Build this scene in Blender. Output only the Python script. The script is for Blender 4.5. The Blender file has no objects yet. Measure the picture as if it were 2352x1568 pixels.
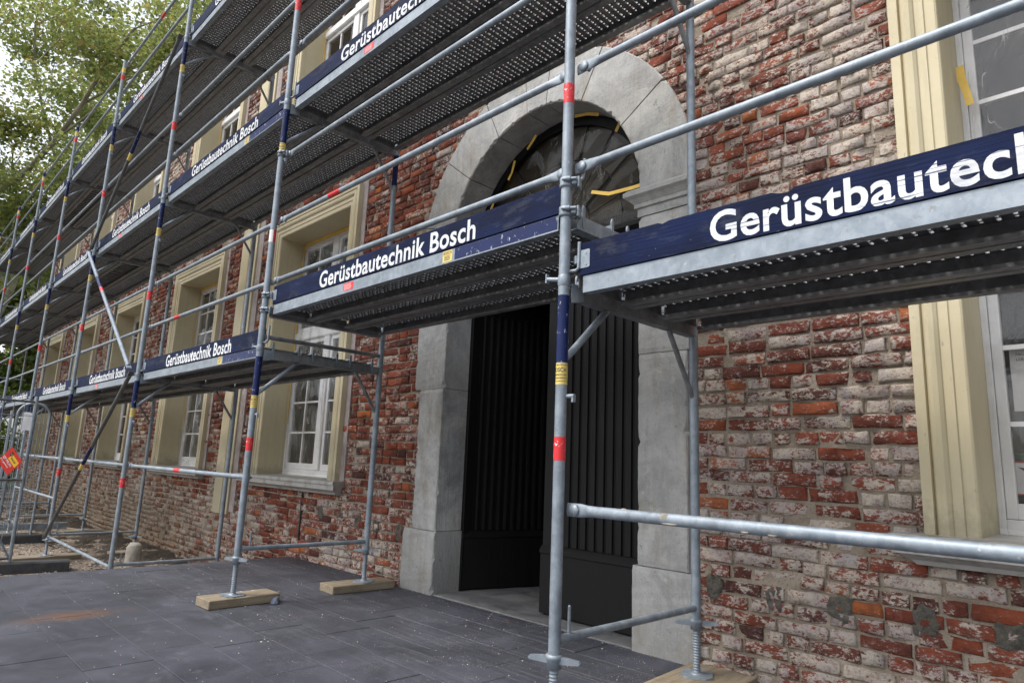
import bpy, math, random
import numpy as np
from mathutils import Vector, Matrix

sc = bpy.context.scene
col = sc.collection
R = math.radians
rng = random.Random(7)
nrg = np.random.default_rng(11)

# ------------------------------------------------------------------ camera
CAM_POS = Vector((1.81391, -2.0652, 1.21337))
FW = Vector((-0.70403917, 0.68621078, 0.18287595))
RT = Vector((0.70273467, 0.71032517, 0.0400268))
UP = Vector((0.10243457, -0.15669371, 0.98232084))
FPX = 1518.7367                       # focal length in pixels of a 2352 px wide frame
cd = bpy.data.cameras.new('camera')
cam = bpy.data.objects.new('camera', cd)
col.objects.link(cam)
cam.matrix_world = Matrix((
    (RT.x, UP.x, -FW.x, CAM_POS.x),
    (RT.y, UP.y, -FW.y, CAM_POS.y),
    (RT.z, UP.z, -FW.z, CAM_POS.z),
    (0, 0, 0, 1)))
cd.sensor_width = 36.0
cd.lens = FPX / 2352.0 * 36.0
cd.clip_start = 0.05
cd.clip_end = 600
sc.camera = cam

# ------------------------------------------------------------------ world, sun, exposure
SUN_EL, SUN_AZ = 58.0, 205.0          # compass angle the light comes from, from +Y clockwise
world = bpy.data.worlds.new('World')
sc.world = world
world.use_nodes = True
wn, wl = world.node_tree.nodes, world.node_tree.links
wn.clear()
w_out = wn.new('ShaderNodeOutputWorld')
w_bg = wn.new('ShaderNodeBackground')
w_sky = wn.new('ShaderNodeTexSky')
w_sky.sky_type = 'NISHITA'
w_sky.sun_disc = False
w_sky.sun_elevation = R(SUN_EL)
w_sky.sun_rotation = R(SUN_AZ)
w_sky.air_density = 1.0
w_sky.dust_density = 3.0
w_sky.ozone_density = 1.0
w_hs = wn.new('ShaderNodeHueSaturation')
w_hs.inputs['Saturation'].default_value = 0.30
wl.new(w_sky.outputs[0], w_hs.inputs['Color'])
wl.new(w_hs.outputs[0], w_bg.inputs['Color'])
w_bg.inputs['Strength'].default_value = 0.15
wl.new(w_bg.outputs[0], w_out.inputs['Surface'])

sd = bpy.data.lights.new('sun', 'SUN')
sd.energy = 1.1
sd.angle = R(14)
sd.color = (1.0, 0.96, 0.9)
sun = bpy.data.objects.new('sun', sd)
col.objects.link(sun)
sdir = Vector((math.sin(R(SUN_AZ)) * math.cos(R(SUN_EL)), math.cos(R(SUN_AZ)) * math.cos(R(SUN_EL)), math.sin(R(SUN_EL))))
sun.rotation_euler = (-sdir).to_track_quat('-Z', 'Y').to_euler()
sun.location = sdir * 40

sc.view_settings.view_transform = 'Standard'
sc.view_settings.look = 'None'
sc.view_settings.gamma = 1.0
sc.view_settings.use_curve_mapping = False
sc.view_settings.exposure = 1.12
sc.cycles.max_bounces = 6
sc.cycles.transparent_max_bounces = 16

# ------------------------------------------------------------------ material helpers
MATS = {}
class NT:
    def __init__(s, name):
        m = bpy.data.materials.new(name)
        m.use_nodes = True
        s.m = m; s.n = m.node_tree.nodes; s.l = m.node_tree.links
        s.n.clear()
        s.out = s.n.new('ShaderNodeOutputMaterial')
        s.b = s.n.new('ShaderNodeBsdfPrincipled')
        s.l.new(s.b.outputs[0], s.out.inputs['Surface'])
        MATS[name] = m
    def geo(s):
        return s.n.new('ShaderNodeNewGeometry').outputs['Position']
    def objc(s):
        return s.n.new('ShaderNodeTexCoord').outputs['Object']
    def mapping(s, vec, scale=(1, 1, 1), loc=(0, 0, 0)):
        n = s.n.new('ShaderNodeMapping')
        n.inputs['Scale'].default_value = scale
        n.inputs['Location'].default_value = loc
        s.l.new(vec, n.inputs['Vector'])
        return n.outputs[0]
    def noise(s, vec, scale, detail=4, rough=0.55, dist=0.0, out='Fac'):
        n = s.n.new('ShaderNodeTexNoise')
        n.inputs['Scale'].default_value = scale
        n.inputs['Detail'].default_value = detail
        n.inputs['Roughness'].default_value = rough
        n.inputs['Distortion'].default_value = dist
        s.l.new(vec, n.inputs['Vector'])
        return n.outputs[out]
    def voro(s, vec, scale, feature='F1', out='Distance', rnd=1.0):
        n = s.n.new('ShaderNodeTexVoronoi')
        n.feature = feature
        n.inputs['Scale'].default_value = scale
        n.inputs['Randomness'].default_value = rnd
        s.l.new(vec, n.inputs['Vector'])
        return n.outputs[out]
    def ramp(s, fac, stops, interp='LINEAR'):
        n = s.n.new('ShaderNodeValToRGB')
        n.color_ramp.interpolation = interp
        e = n.color_ramp.elements
        while len(e) < len(stops): e.new(0.5)
        for i, (p, c) in enumerate(stops):
            e[i].position = p
            e[i].color = (c[0], c[1], c[2], 1) if not isinstance(c, (int, float)) else (c, c, c, 1)
        s.l.new(fac, n.inputs[0])
        return n.outputs[0]
    def sstep(s, fac, a, b):
        n = s.n.new('ShaderNodeMapRange')
        n.interpolation_type = 'SMOOTHSTEP'
        n.inputs['From Min'].default_value = a
        n.inputs['From Max'].default_value = b
        s.l.new(fac, n.inputs['Value'])
        return n.outputs[0]
    def math(s, op, a, b=None):
        n = s.n.new('ShaderNodeMath'); n.operation = op
        for i, v in enumerate((a, b)):
            if v is None: continue
            if isinstance(v, (int, float)): n.inputs[i].default_value = v
            else: s.l.new(v, n.inputs[i])
        return n.outputs[0]
    def mix(s, fac, a, b, mode='MIX'):
        n = s.n.new('ShaderNodeMix'); n.data_type = 'RGBA'; n.blend_type = mode
        for i, v in ((0, fac), (6, a), (7, b)):
            if isinstance(v, (int, float)): n.inputs[i].default_value = v
            elif isinstance(v, tuple): n.inputs[i].default_value = (v[0], v[1], v[2], 1)
            else: s.l.new(v, n.inputs[i])
        return n.outputs[2]
    def attr(s, name):
        n = s.n.new('ShaderNodeAttribute'); n.attribute_name = name
        return n.outputs['Fac']
    def rand(s):
        return s.n.new('ShaderNodeObjectInfo').outputs['Random']
    def sep(s, vec):
        n = s.n.new('ShaderNodeSeparateXYZ'); s.l.new(vec, n.inputs[0])
        return n.outputs
    def bump(s, h, strength=0.5, dist=0.01, prev=None):
        n = s.n.new('ShaderNodeBump')
        n.inputs['Strength'].default_value = strength
        n.inputs['Distance'].default_value = dist
        s.l.new(h, n.inputs['Height'])
        if prev is not None: s.l.new(prev, n.inputs['Normal'])
        s.l.new(n.outputs[0], s.b.inputs['Normal'])
        return n.outputs[0]
    def set(s, **k):
        for key, v in k.items():
            key = {'color': 'Base Color', 'rough': 'Roughness', 'metal': 'Metallic', 'spec': 'Specular IOR Level'}.get(key, key)
            i = s.b.inputs[key]
            if isinstance(v, (int, float)): i.default_value = v
            elif isinstance(v, tuple): i.default_value = (v[0], v[1], v[2], 1)
            else: s.l.new(v, i)
        return s

# brick: red clay with torn remains of limewash, tone and wash stored per brick
t = NT('brick'); g = t.geo()
tone, wash = t.attr('tone'), t.attr('wash')
base = t.ramp(tone, [(0.0, (.055, .027, .023)), (.25, (.13, .038, .024)), (.6, (.215, .053, .028)), (.88, (.30, .082, .034)), (1.0, (.36, .115, .036))])
n_big = t.noise(g, 9, 5, .6)
n_f = t.noise(t.mapping(g, loc=(2, 1, 6)), 55, 6, .7)
base = t.mix(t.sstep(n_big, .38, .72), base, t.mix(.55, base, (.035, .018, .017)))
base = t.mix(t.math('MULTIPLY', t.sstep(n_f, .52, .7), .5), base, t.mix(.5, base, (.30, .10, .06)))
gs = t.mapping(g, scale=(.72, 1, 1.25))
n_w = t.math('ADD', t.math('MULTIPLY', t.noise(gs, 26, 8, .72, .3), .55), t.math('MULTIPLY', t.noise(t.mapping(gs, loc=(4, 4, 9)), 75, 6, .7, .3), .45))
n_w2 = t.noise(t.mapping(g, loc=(3, 5, 1)), 3.2, 5, .6)
wv = t.math('ADD', n_w, t.math('MULTIPLY', n_w2, .35))
wv = t.math('ADD', wv, t.math('MULTIPLY', wash, .17))
wm = t.sstep(wv, .762, .80)
wm2 = t.sstep(wv, .66, .80)
wcol = t.ramp(t.noise(t.mapping(g, loc=(9, 2, 7)), 4.2, 5, .65), [(.3, (.29, .262, .25)), (.45, (.41, .37, .335)), (.57, (.50, .45, .37)), (.70, (.36, .34, .335))])
wcol = t.mix(t.math('MULTIPLY', t.sstep(n_f, .50, .62), .6), wcol, (.22, .12, .10))
colr = t.mix(t.math('MULTIPLY', wm2, .30), base, (.25, .14, .125))
colr = t.mix(t.math('MULTIPLY', wm, .9), colr, wcol)
pit = t.noise(t.mapping(g, loc=(1, 8, 3)), 40, 6, .65)
colr = t.mix(t.math('MULTIPLY', t.sstep(pit, .63, .72), .7), colr, (.035, .02, .018))
# earth and old render on the foot of the far wall
px, py, pz = t.sep(g)
foot = t.math('MULTIPLY', t.sstep(t.math('ADD', pz, t.math('MULTIPLY', n_w2, -1.1)), .45, -.35), t.sstep(px, -6.0, -9.5))
colr = t.mix(t.math('MULTIPLY', foot, .75), colr, t.mix(n_w, (.13, .095, .06), (.25, .2, .14)))
t.set(color=colr, rough=.93, spec=.2)
bn = t.bump(t.noise(g, 130, 5, .65), .4, .003)
bn = t.bump(wv, .8, .016, bn)
t.bump(t.math('ADD', n_big, t.math('MULTIPLY', pit, -.7)), .6, .014, bn)

t = NT('mortar'); g = t.geo()
n1 = t.noise(g, 4, 5, .6); n2 = t.noise(g, 90, 4, .7)
c = t.ramp(n1, [(.3, (.18, .145, .11)), (.5, (.27, .225, .175)), (.7, (.37, .32, .26))])
c = t.mix(t.sstep(n2, .5, .7), c, (.17, .14, .11))
px, py, pz = t.sep(g)
foot = t.math('MULTIPLY', t.sstep(pz, .6, -.2), t.sstep(px, -6.0, -9.5))
c = t.mix(t.math('MULTIPLY', foot, .6), c, (.14, .10, .065))
t.set(color=c, rough=.96, spec=.15)
b1 = t.bump(n2, .8, .006); t.bump(t.noise(g, 25, 4, .6), .8, .015, b1)

t = NT('plaster'); g = t.geo()
t.set(color=t.ramp(t.noise(g, 7, 6, .65), [(.3, (.24, .20, .19)), (.6, (.36, .31, .29)), (.8, (.42, .37, .33))]), rough=.95)
t.bump(t.noise(g, 60, 5, .7), .8, .01)

t = NT('cement'); g = t.geo()
t.set(color=t.ramp(t.noise(g, 25, 6, .7), [(.3, (.06, .055, .045)), (.52, (.125, .115, .095)), (.66, (.17, .14, .115)), (.74, (.38, .35, .32))]), rough=.95)
t.bump(t.noise(g, 70, 5, .7), 1, .02)

t = NT('limestone'); g = t.geo()
rnd = t.rand()
n1 = t.noise(g, 3.0, 8, .72, .5)
c = t.ramp(n1, [(.32, (.245, .246, .243)), (.5, (.39, .388, .374)), (.66, (.53, .522, .495))])
c = t.mix(t.math('MULTIPLY', t.sstep(t.noise(t.mapping(g, scale=(1, 1, .35), loc=(4, 0, 2)), 5, 6, .7), .50, .68), .6), c, (.27, .225, .16))
c = t.mix(t.math('MULTIPLY', t.sstep(t.noise(t.mapping(g, loc=(2, 7, 5)), 17, 6, .75), .60, .68), .6), c, (.10, .10, .10))
c = t.mix(t.math('MULTIPLY', t.sstep(t.noise(t.mapping(g, scale=(3, 3, .6), loc=(7, 0, 0)), 8, 4, .6), .6, .7), .35), c, (.46, .46, .45))
c = t.mix(t.math('MULTIPLY', rnd, .40), c, (.27, .268, .258))
ck = t.math('ABSOLUTE', t.math('SUBTRACT', t.noise(t.mapping(g, scale=(2.4, 1, .8), loc=(3, 1, 8)), 1.3, 3, .5, .2), .5))
ckm = t.math('MULTIPLY', t.sstep(ck, .006, .001), t.sstep(t.noise(t.mapping(g, loc=(6, 6, 6)), 2.5, 2, .5), .54, .60))
c = t.mix(t.math('MULTIPLY', t.sstep(t.noise(t.mapping(g, scale=(16, 16, .9), loc=(1, 2, 3)), 1.0, 5, .7), .52, .70), .28), c, (.19, .182, .165))
c = t.mix(t.math('MULTIPLY', t.sstep(t.noise(t.mapping(g, loc=(5, 5, 1)), 60, 5, .7), .58, .68), .4), c, (.15, .145, .14))
c = t.mix(t.math('MULTIPLY', t.sstep(t.noise(t.mapping(g, loc=(8, 3, 2)), 11, 7, .75), .54, .66), .35), c, (.52, .505, .47))
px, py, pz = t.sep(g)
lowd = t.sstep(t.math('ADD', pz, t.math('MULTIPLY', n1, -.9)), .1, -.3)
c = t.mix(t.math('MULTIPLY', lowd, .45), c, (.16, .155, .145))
t.set(color=c, rough=.8, spec=.3)
tool = t.noise(t.mapping(g, scale=(150, 150, 5)), 1, 2, .5)
b1 = t.bump(tool, .7, .008)
b1 = t.bump(t.noise(g, 45, 5, .65), .35, .006, b1)
t.bump(n1, .5, .03, b1)

t = NT('cream_paint'); g = t.geo()
n1 = t.noise(g, 1.6, 5, .6)
c = t.ramp(n1, [(.3, (.475, .41, .265)), (.6, (.535, .47, .315)), (.8, (.57, .515, .365))])
c = t.mix(t.math('MULTIPLY', t.sstep(t.noise(t.mapping(g, scale=(9, 9, .8)), 2.2, 5, .65), .5, .72), .35), c, (.36, .325, .215))
ch = t.sstep(t.noise(t.mapping(g, scale=(2.2, 2.2, .8)), 16, 6, .72), .655, .68)
c = t.mix(t.math('MULTIPLY', ch, .65), c, (.19, .185, .17))
px, py, pz = t.sep(g)
low = t.math('MULTIPLY', t.sstep(t.math('ADD', pz, t.math('MULTIPLY', t.noise(g, 9, 4, .7), .5)), 1.42, 1.22), .55)
c = t.mix(low, c, (.24, .215, .15))
t.set(color=c, rough=.55, spec=.35)
t.bump(t.noise(g, 35, 5, .6), .25, .006)

t = NT('white_paint'); g = t.objc()
t.set(color=t.ramp(t.noise(g, 6, 5, .6), [(.3, (.60, .59, .575)), (.6, (.72, .715, .71)), (.8, (.78, .775, .77))]), rough=.5)
t.bump(t.noise(g, 60, 3, .6), .15, .003)

t = NT('sill_paint'); g = t.geo()
n1 = t.noise(g, 8, 6, .65)
t.set(color=t.ramp(n1, [(.3, (.20, .185, .165)), (.48, (.36, .35, .325)), (.75, (.43, .42, .40))]), rough=.75)
t.bump(n1, .5, .01)

t = NT('dark_room'); t.set(color=(.06, .048, .042), rough=.9)  # dark tone stands in for the shade of the unlit rooms
t = NT('hall_plaster'); t.set(color=(.12, .11, .10), rough=.9)  # tone kept dark to paint in the deep shade of the hall
t = NT('black_door'); g = t.geo()
n1 = t.noise(t.mapping(g, scale=(30, 30, 1.6)), 2, 5, .65)
t.set(color=t.ramp(n1, [(.3, (.0032, .0032, .0036)), (.7, (.0075, .0075, .008)), (.85, (.018, .018, .018))]), rough=t.ramp(n1, [(.3, .5), (.7, .68)]), spec=.25)
t.bump(n1, .35, .004)

# window glass and plastic film
def glass_like(name, tint, rough, diff, facpow, crease_glint, bmp=.3):
    t = NT(name)
    n, l = t.n, t.l
    tr = n.new('ShaderNodeBsdfTransparent'); tr.inputs[0].default_value = (*tint, 1)
    gl = n.new('ShaderNodeBsdfGlossy'); gl.inputs['Roughness'].default_value = rough
    fr = n.new('ShaderNodeLayerWeight'); fr.inputs['Blend'].default_value = .5
    fo = t.math('ADD', t.math('MULTIPLY', t.math('POWER', fr.outputs['Facing'], 4.0), .9), .045)
    mx = n.new('ShaderNodeMixShader')
    if facpow != 1:
        f = t.math('MINIMUM', t.math('MULTIPLY', fo, facpow), 1.0)
    else: f = fo
    l.new(f, mx.inputs[0]); l.new(tr.outputs[0], mx.inputs[1]); l.new(gl.outputs[0], mx.inputs[2])
    last = mx
    if diff > 0:
        g = t.geo()
        df = n.new('ShaderNodeBsdfDiffuse'); df.inputs[0].default_value = (.7, .7, .69, 1)
        tl = n.new('ShaderNodeBsdfTranslucent'); tl.inputs[0].default_value = (.7, .7, .69, 1)
        ms = n.new('ShaderNodeMixShader'); ms.inputs[0].default_value = .35
        l.new(df.outputs[0], ms.inputs[1]); l.new(tl.outputs[0], ms.inputs[2])
        m2 = n.new('ShaderNodeMixShader')
        cr = t.noise(t.mapping(g, scale=(3.4, 3.4, 1.0)), 3.0, 2, .45, .35)
        cr = t.math('ABSOLUTE', t.math('SUBTRACT', cr, .5))
        gate = t.sstep(t.noise(t.mapping(g, scale=(1.4, 1.4, .8), loc=(7, 3, 5)), 4.0, 3, .5), .50, .62)
        f2 = t.math('ADD', t.math('MULTIPLY', t.math('MULTIPLY', t.sstep(cr, .022, .0), gate), crease_glint), diff)  # pale streaks painted on as highlights along the film's folds
        l.new(f2, m2.inputs[0]); l.new(mx.outputs[0], m2.inputs[1]); l.new(ms.outputs[0], m2.inputs[2])
        last = m2
        bp = n.new('ShaderNodeBump'); bp.inputs['Strength'].default_value = bmp; bp.inputs['Distance'].default_value = .012
        l.new(t.noise(t.mapping(g, scale=(1.5, 1.5, .7)), 9, 4, .6, .8), bp.inputs['Height'])
        for q in (gl, df): l.new(bp.outputs[0], q.inputs['Normal'])
    l.new(last.outputs[0], t.out.inputs['Surface'])
glass_like('window_glass', (.84, .83, .82), .02, 0, .5, 0)
glass_like('plastic_film', (.95, .95, .95), .10, .035, .9, .40, .5)
glass_like('fan_film', (.90, .90, .88), .07, .022, .30, .22, .08)

t = NT('leaded_glass'); g = t.geo()
t.set(color=t.ramp(t.noise(g, 7, 3, .6), [(.3, (.010, .008, .005)), (.6, (.026, .018, .008)), (.8, (.012, .013, .009))]), rough=.3, spec=.3)
t = NT('masking_tape'); t.set(color=t.ramp(t.noise(t.geo(), 14, 4, .6), [(.3, (.58, .36, .05)), (.7, (.68, .47, .10))]), rough=.6)
t = NT('paper'); t.set(color=(.82, .83, .86), rough=.8)
t = NT('ink'); t.set(color=(.04, .04, .05), rough=.8)
t = NT('ink_blue'); t.set(color=(.03, .07, .16), rough=.7)
t = NT('red_print'); t.set(color=(.5, .03, .025), rough=.55)
t = NT('green_plastic'); t.set(color=(.02, .16, .05), rough=.5)

# galvanised steel
def galv(name, a, b, c_, rough, metal, grime):
    t = NT(name); g = t.geo(); o = t.objc()
    v = t.voro(t.mapping(g, scale=(1, 1, .7)), 48, out='Color')
    n1 = t.noise(g, 11, 5, .65)
    c = t.ramp(n1, [(.3, a), (.55, b), (.78, c_)])
    vs = t.sep(v)
    c = t.mix(t.math('MULTIPLY', t.sstep(vs[0], .4, .95), .13), c, (.50, .53, .57))
    c = t.mix(t.math('MULTIPLY', t.sstep(t.noise(t.mapping(g, loc=(5, 1, 2)), 23, 6, .72), .60, .68), grime), c, (.17, .155, .13))
    c = t.mix(t.math('MULTIPLY', t.sstep(t.noise(t.mapping(g, loc=(8, 4, 2)), 42, 5, .7), .66, .70), .5), c, (.62, .6, .57))
    t.set(color=c, rough=t.ramp(n1, [(.3, rough), (.7, rough + .16)]), metal=metal, spec=.5)
    t.bump(t.noise(g, 80, 4, .6), .12, .003)
galv('galvanised', (.16, .19, .22), (.245, .285, .325), (.34, .385, .43), .46, .45, .5)
galv('brace_steel', (.13, .16, .20), (.20, .24, .29), (.28, .33, .39), .55, .2, .4)
galv('deck_steel', (.125, .127, .128), (.20, .203, .205), (.28, .284, .285), .48, .45, .5)
galv('rim_glint_steel', (.24, .245, .25), (.30, .305, .31), (.38, .38, .38), .4, .35, .3)  # lighter than the plate, painting in light caught on the hole rims
galv('transom_steel', (.13, .135, .142), (.21, .22, .23), (.30, .315, .325), .48, .45, .5)
t = NT('grey_tube_paint'); g = t.geo()
t.set(color=t.ramp(t.noise(g, 14, 5, .65), [(.3, (.075, .08, .085)), (.7, (.13, .135, .14))]), rough=.5, metal=.35)
t = NT('blue_band'); g = t.geo()
sc_ = t.sstep(t.noise(t.mapping(g, scale=(1, 1, .5)), 46, 6, .75), .60, .64)
t.set(color=t.mix(sc_, t.ramp(t.noise(g, 9, 3, .6), [(.3, (.0025, .009, .058)), (.7, (.005, .015, .088))]), (.42, .45, .5)), rough=.45, spec=.25)
t = NT('yellow_label'); t.set(color=t.mix(t.sstep(t.noise(t.geo(), 60, 5, .7), .6, .68), (.68, .52, .13), (.6, .54, .38)), rough=.5)
t = NT('red_label'); t.set(color=t.mix(t.sstep(t.noise(t.geo(), 50, 5, .7), .62, .68), (.62, .022, .028), (.7, .5, .5)), rough=.45)
t = NT('white_print'); t.set(color=(.74, .74, .72), rough=.55)
t = NT('navy_print'); t.set(color=(.012, .014, .05), rough=.55)

# toe boards: navy paint over spruce, scratched along the grain
def board(name, paint, wear_lo, wear_hi):
    t = NT(name); g = t.geo()
    rnd = t.rand()
    gr = t.noise(t.mapping(g, scale=(3.0, 40, 130)), 1.0, 4, .6, .35)
    patch = t.noise(t.mapping(g, scale=(1, 1, 2)), 3.4, 4, .6)
    v = t.math('ADD', gr, t.math('MULTIPLY', patch, .28))
    w = t.sstep(v, wear_lo, wear_hi)
    spot = t.sstep(t.noise(t.mapping(g, scale=(1, 1, 1.4), loc=(4, 2, 6)), 30, 6, .72), .66, .69)
    c = t.mix(t.sstep(patch, .35, .7), paint[0], paint[1])
    c = t.mix(t.math('MULTIPLY', w, .85), c, paint[2])
    c = t.mix(t.math('MULTIPLY', spot, .7), c, paint[3])
    sf = t.sstep(t.noise(t.mapping(g, scale=(1.2, 1, 3), loc=(2, 9, 4)), 4.5, 6, .7), .52, .68)
    c = t.mix(t.math('MULTIPLY', sf, .28), c, paint[2])
    t.set(color=c, rough=.65, spec=.12)
    t.bump(gr, .45, .004)
board('navy_board', ((.0018, .0058, .028), (.0035, .0115, .055), (.085, .09, .10), (.28, .29, .31)), .83, .92)
board('board_lettering', ((.62, .64, .66), (.74, .75, .76), (.055, .07, .14), (.40, .43, .47)), .74, .83)

t = NT('timber'); o = t.objc()
gr = t.noise(t.mapping(o, scale=(30, 2, 45)), 1.5, 5, .6, .6)
c = t.ramp(gr, [(.3, (.165, .13, .085)), (.55, (.24, .195, .135)), (.8, (.31, .265, .195))])
c = t.mix(t.math('MULTIPLY', t.sstep(t.noise(o, 11, 5, .65), .52, .7), .6), c, (.15, .12, .08))
c = t.mix(t.math('MULTIPLY', t.sstep(t.noise(t.mapping(o, loc=(2, 2, 2)), 8, 5, .7), .62, .68), .75), c, (.55, .54, .52))
t.set(color=c, rough=.85); t.bump(gr, .4, .006)
t = NT('grey_timber'); o = t.objc()
t.set(color=t.ramp(t.noise(t.mapping(o, scale=(20, 2, 30)), 1.5, 5, .6), [(.3, (.13, .105, .075)), (.7, (.24, .20, .15))]), rough=.9)
t = NT('rubber'); g = t.geo()
t.set(color=t.ramp(t.noise(g, 12, 5, .6), [(.3, (.018, .018, .02)), (.7, (.05, .05, .052))]), rough=.75)

t = NT('slate_slab'); g = t.geo()
rnd = t.rand()
n1 = t.noise(g, 2.1, 8, .7, .4)
c = t.ramp(n1, [(.32, (.023, .025, .033)), (.5, (.041, .044, .058)), (.68, (.070, .074, .096))])
c = t.mix(t.math('MULTIPLY', rnd, .35), c, (.05, .051, .062))
st = t.noise(t.mapping(g, scale=(.7, 22, 1)), 1.8, 6, .70, .25)
px, py, pz = t.sep(g)
dust = t.math('MULTIPLY', t.sstep(st, .5, .72), t.sstep(py, -.6, .5))
c = t.mix(t.math('MULTIPLY', dust, .42), c, (.16, .155, .165))
c = t.mix(t.math('MULTIPLY', t.sstep(t.noise(t.mapping(g, loc=(5, 3, 0)), 6, 7, .75), .52, .68), .35), c, (.022, .022, .024))
c = t.mix(t.math('MULTIPLY', t.sstep(t.noise(t.mapping(g, scale=(1, 1.6, 1), loc=(1, 7, 0)), 3.3, 7, .72), .56, .70), .35), c, (.14, .14, .16))
sp = t.voro(g, 75); spn = t.noise(g, 3.0, 4, .6)
spm = t.math('MULTIPLY', t.sstep(sp, .24, .14), t.math('MULTIPLY', t.sstep(spn, .42, .62), .85))
c = t.mix(t.math('MULTIPLY', spm, t.sstep(py, -1.2, .6)), c, (.30, .28, .26))
rv = t.n.new('ShaderNodeVectorMath'); rv.operation = 'DISTANCE'
rm = t.mapping(g, scale=(3.2, 1.5, 0), loc=(10.3, 1.38, 0))
t.l.new(rm, rv.inputs[0]); rv.inputs[1].default_value = (0, 0, 0)
rs = t.sstep(t.math('ADD', rv.outputs['Value'], t.math('MULTIPLY', t.noise(g, 7, 4, .6), .7)), .95, .35)
c = t.mix(t.math('MULTIPLY', rs, .6), c, (.16, .075, .03))
t.set(color=c, rough=t.ramp(n1, [(.3, .5), (.7, .68)]), spec=.45)
b1 = t.bump(t.noise(g, 160, 3, .6), .3, .003); b1 = t.bump(t.math('MULTIPLY', st, t.sstep(py, -.5, .3)), .5, .008, b1); t.bump(n1, .25, .01, b1)
t = NT('joint_sand'); t.set(color=t.ramp(t.noise(t.geo(), 6, 5, .7), [(.35, (.018, .017, .018)), (.6, (.05, .046, .042)), (.75, (.12, .105, .09))]), rough=.95)
t = NT('threshold_stone'); g = t.geo()
t.set(color=t.ramp(t.noise(g, 3.5, 6, .65, .8), [(.3, (.07, .072, .075)), (.55, (.16, .16, .16)), (.78, (.25, .245, .235))]), rough=.75)
t.bump(t.noise(g, 30, 4, .6), .3, .006)

t = NT('pale_stone'); g = t.geo()
t.set(color=t.ramp(t.noise(g, 14, 6, .7), [(.3, (.20, .18, .15)), (.6, (.33, .31, .27)), (.8, (.42, .40, .36))]), rough=.9)
t.bump(t.noise(g, 50, 5, .65), .6, .012)

t = NT('gravel_ground'); g = t.geo()
v = t.voro(g, 34, out='Color'); vs = t.sep(v)
c = t.ramp(vs[0], [(0, (.09, .068, .05)), (.5, (.17, .13, .10)), (.85, (.26, .215, .17)), (1, (.36, .32, .28))])
big = t.noise(g, .9, 5, .6)
c = t.mix(t.sstep(big, .45, .68), c, (.075, .055, .038))
gx = t.sep(g)
far = t.sstep(gx[0], -24, -30)
c = t.mix(far, c, t.mix(t.noise(g, 2, 5, .7), (.04, .065, .018), (.09, .12, .035)))
t.set(color=c, rough=.95); t.bump(t.voro(g, 34), .8, .02)
t = NT('soil'); g = t.geo()
t.set(color=t.ramp(t.noise(g, 14, 6, .7), [(.3, (.022, .016, .011)), (.6, (.055, .040, .027)), (.8, (.11, .085, .06))]), rough=.97)
t.bump(t.noise(g, 35, 6, .7), 1, .04)
t = NT('pebble'); t.set(color=t.ramp(t.rand(), [(0, (.16, .13, .10)), (.5, (.33, .29, .24)), (1, (.46, .43, .39))]), rough=.9)
t = NT('pebble_mix'); g = t.geo()
t.set(color=t.ramp(t.sep(t.voro(g, 14, out='Color'))[0], [(0, (.11, .085, .065)), (.5, (.24, .195, .15)), (1, (.42, .385, .335))]), rough=.9)
t = NT('crumb'); g = t.geo()
t.set(color=t.ramp(t.sep(t.voro(g, 9, out='Color'))[0], [(0, (.45, .42, .37)), (.8, (.55, .52, .47)), (.9, (.35, .12, .06)), (1, (.3, .1, .05))]), rough=.9)

t = NT('bark'); g = t.geo()
n1 = t.noise(t.mapping(g, scale=(1, 1, .35)), 3.2, 6, .62)
t.set(color=t.ramp(n1, [(.3, (.12, .105, .075)), (.5, (.24, .22, .165)), (.68, (.34, .32, .25))]), rough=.9)
t.bump(t.noise(t.mapping(g, scale=(1, 1, .3)), 14, 4, .6), .7, .03)

def leafmat(name, stops):
    t = NT(name)
    tn = t.attr('tone')
    c = t.ramp(tn, stops)
    t.set(color=c, rough=.5, spec=.35)
    tl = t.n.new('ShaderNodeBsdfTranslucent')
    t.l.new(t.mix(.4, c, (.5, .52, .12), 'MIX'), tl.inputs[0])
    ms = t.n.new('ShaderNodeMixShader'); ms.inputs[0].default_value = .55
    t.l.new(t.b.outputs[0], ms.inputs[1]); t.l.new(tl.outputs[0], ms.inputs[2])
    t.l.new(ms.outputs[0], t.out.inputs['Surface'])
leafmat('leaf_maple', [(0, (.06, .115, .04)), (.35, (.13, .20, .075)), (.7, (.23, .28, .12)), (.92, (.34, .31, .14)), (1, (.36, .22, .10))])
leafmat('leaf_hedge', [(0, (.02, .05, .016)), (.5, (.05, .10, .03)), (1, (.11, .16, .06))])
t = NT('sign_red'); t.set(color=(.60, .022, .014), rough=.4)
t = NT('sign_yellow'); t.set(color=(.78, .46, .02), rough=.4)
t = NT('sign_black'); t.set(color=(.012, .012, .012), rough=.45)
t = NT('roof_tile'); t.set(color=(.11, .07, .055), rough=.85)
t = NT('blue_tarp'); t.set(color=t.ramp(t.noise(t.geo(), 40, 4, .6), [(.3, (.03, .045, .10)), (.7, (.16, .18, .22))]), rough=.5)
M = MATS

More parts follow.
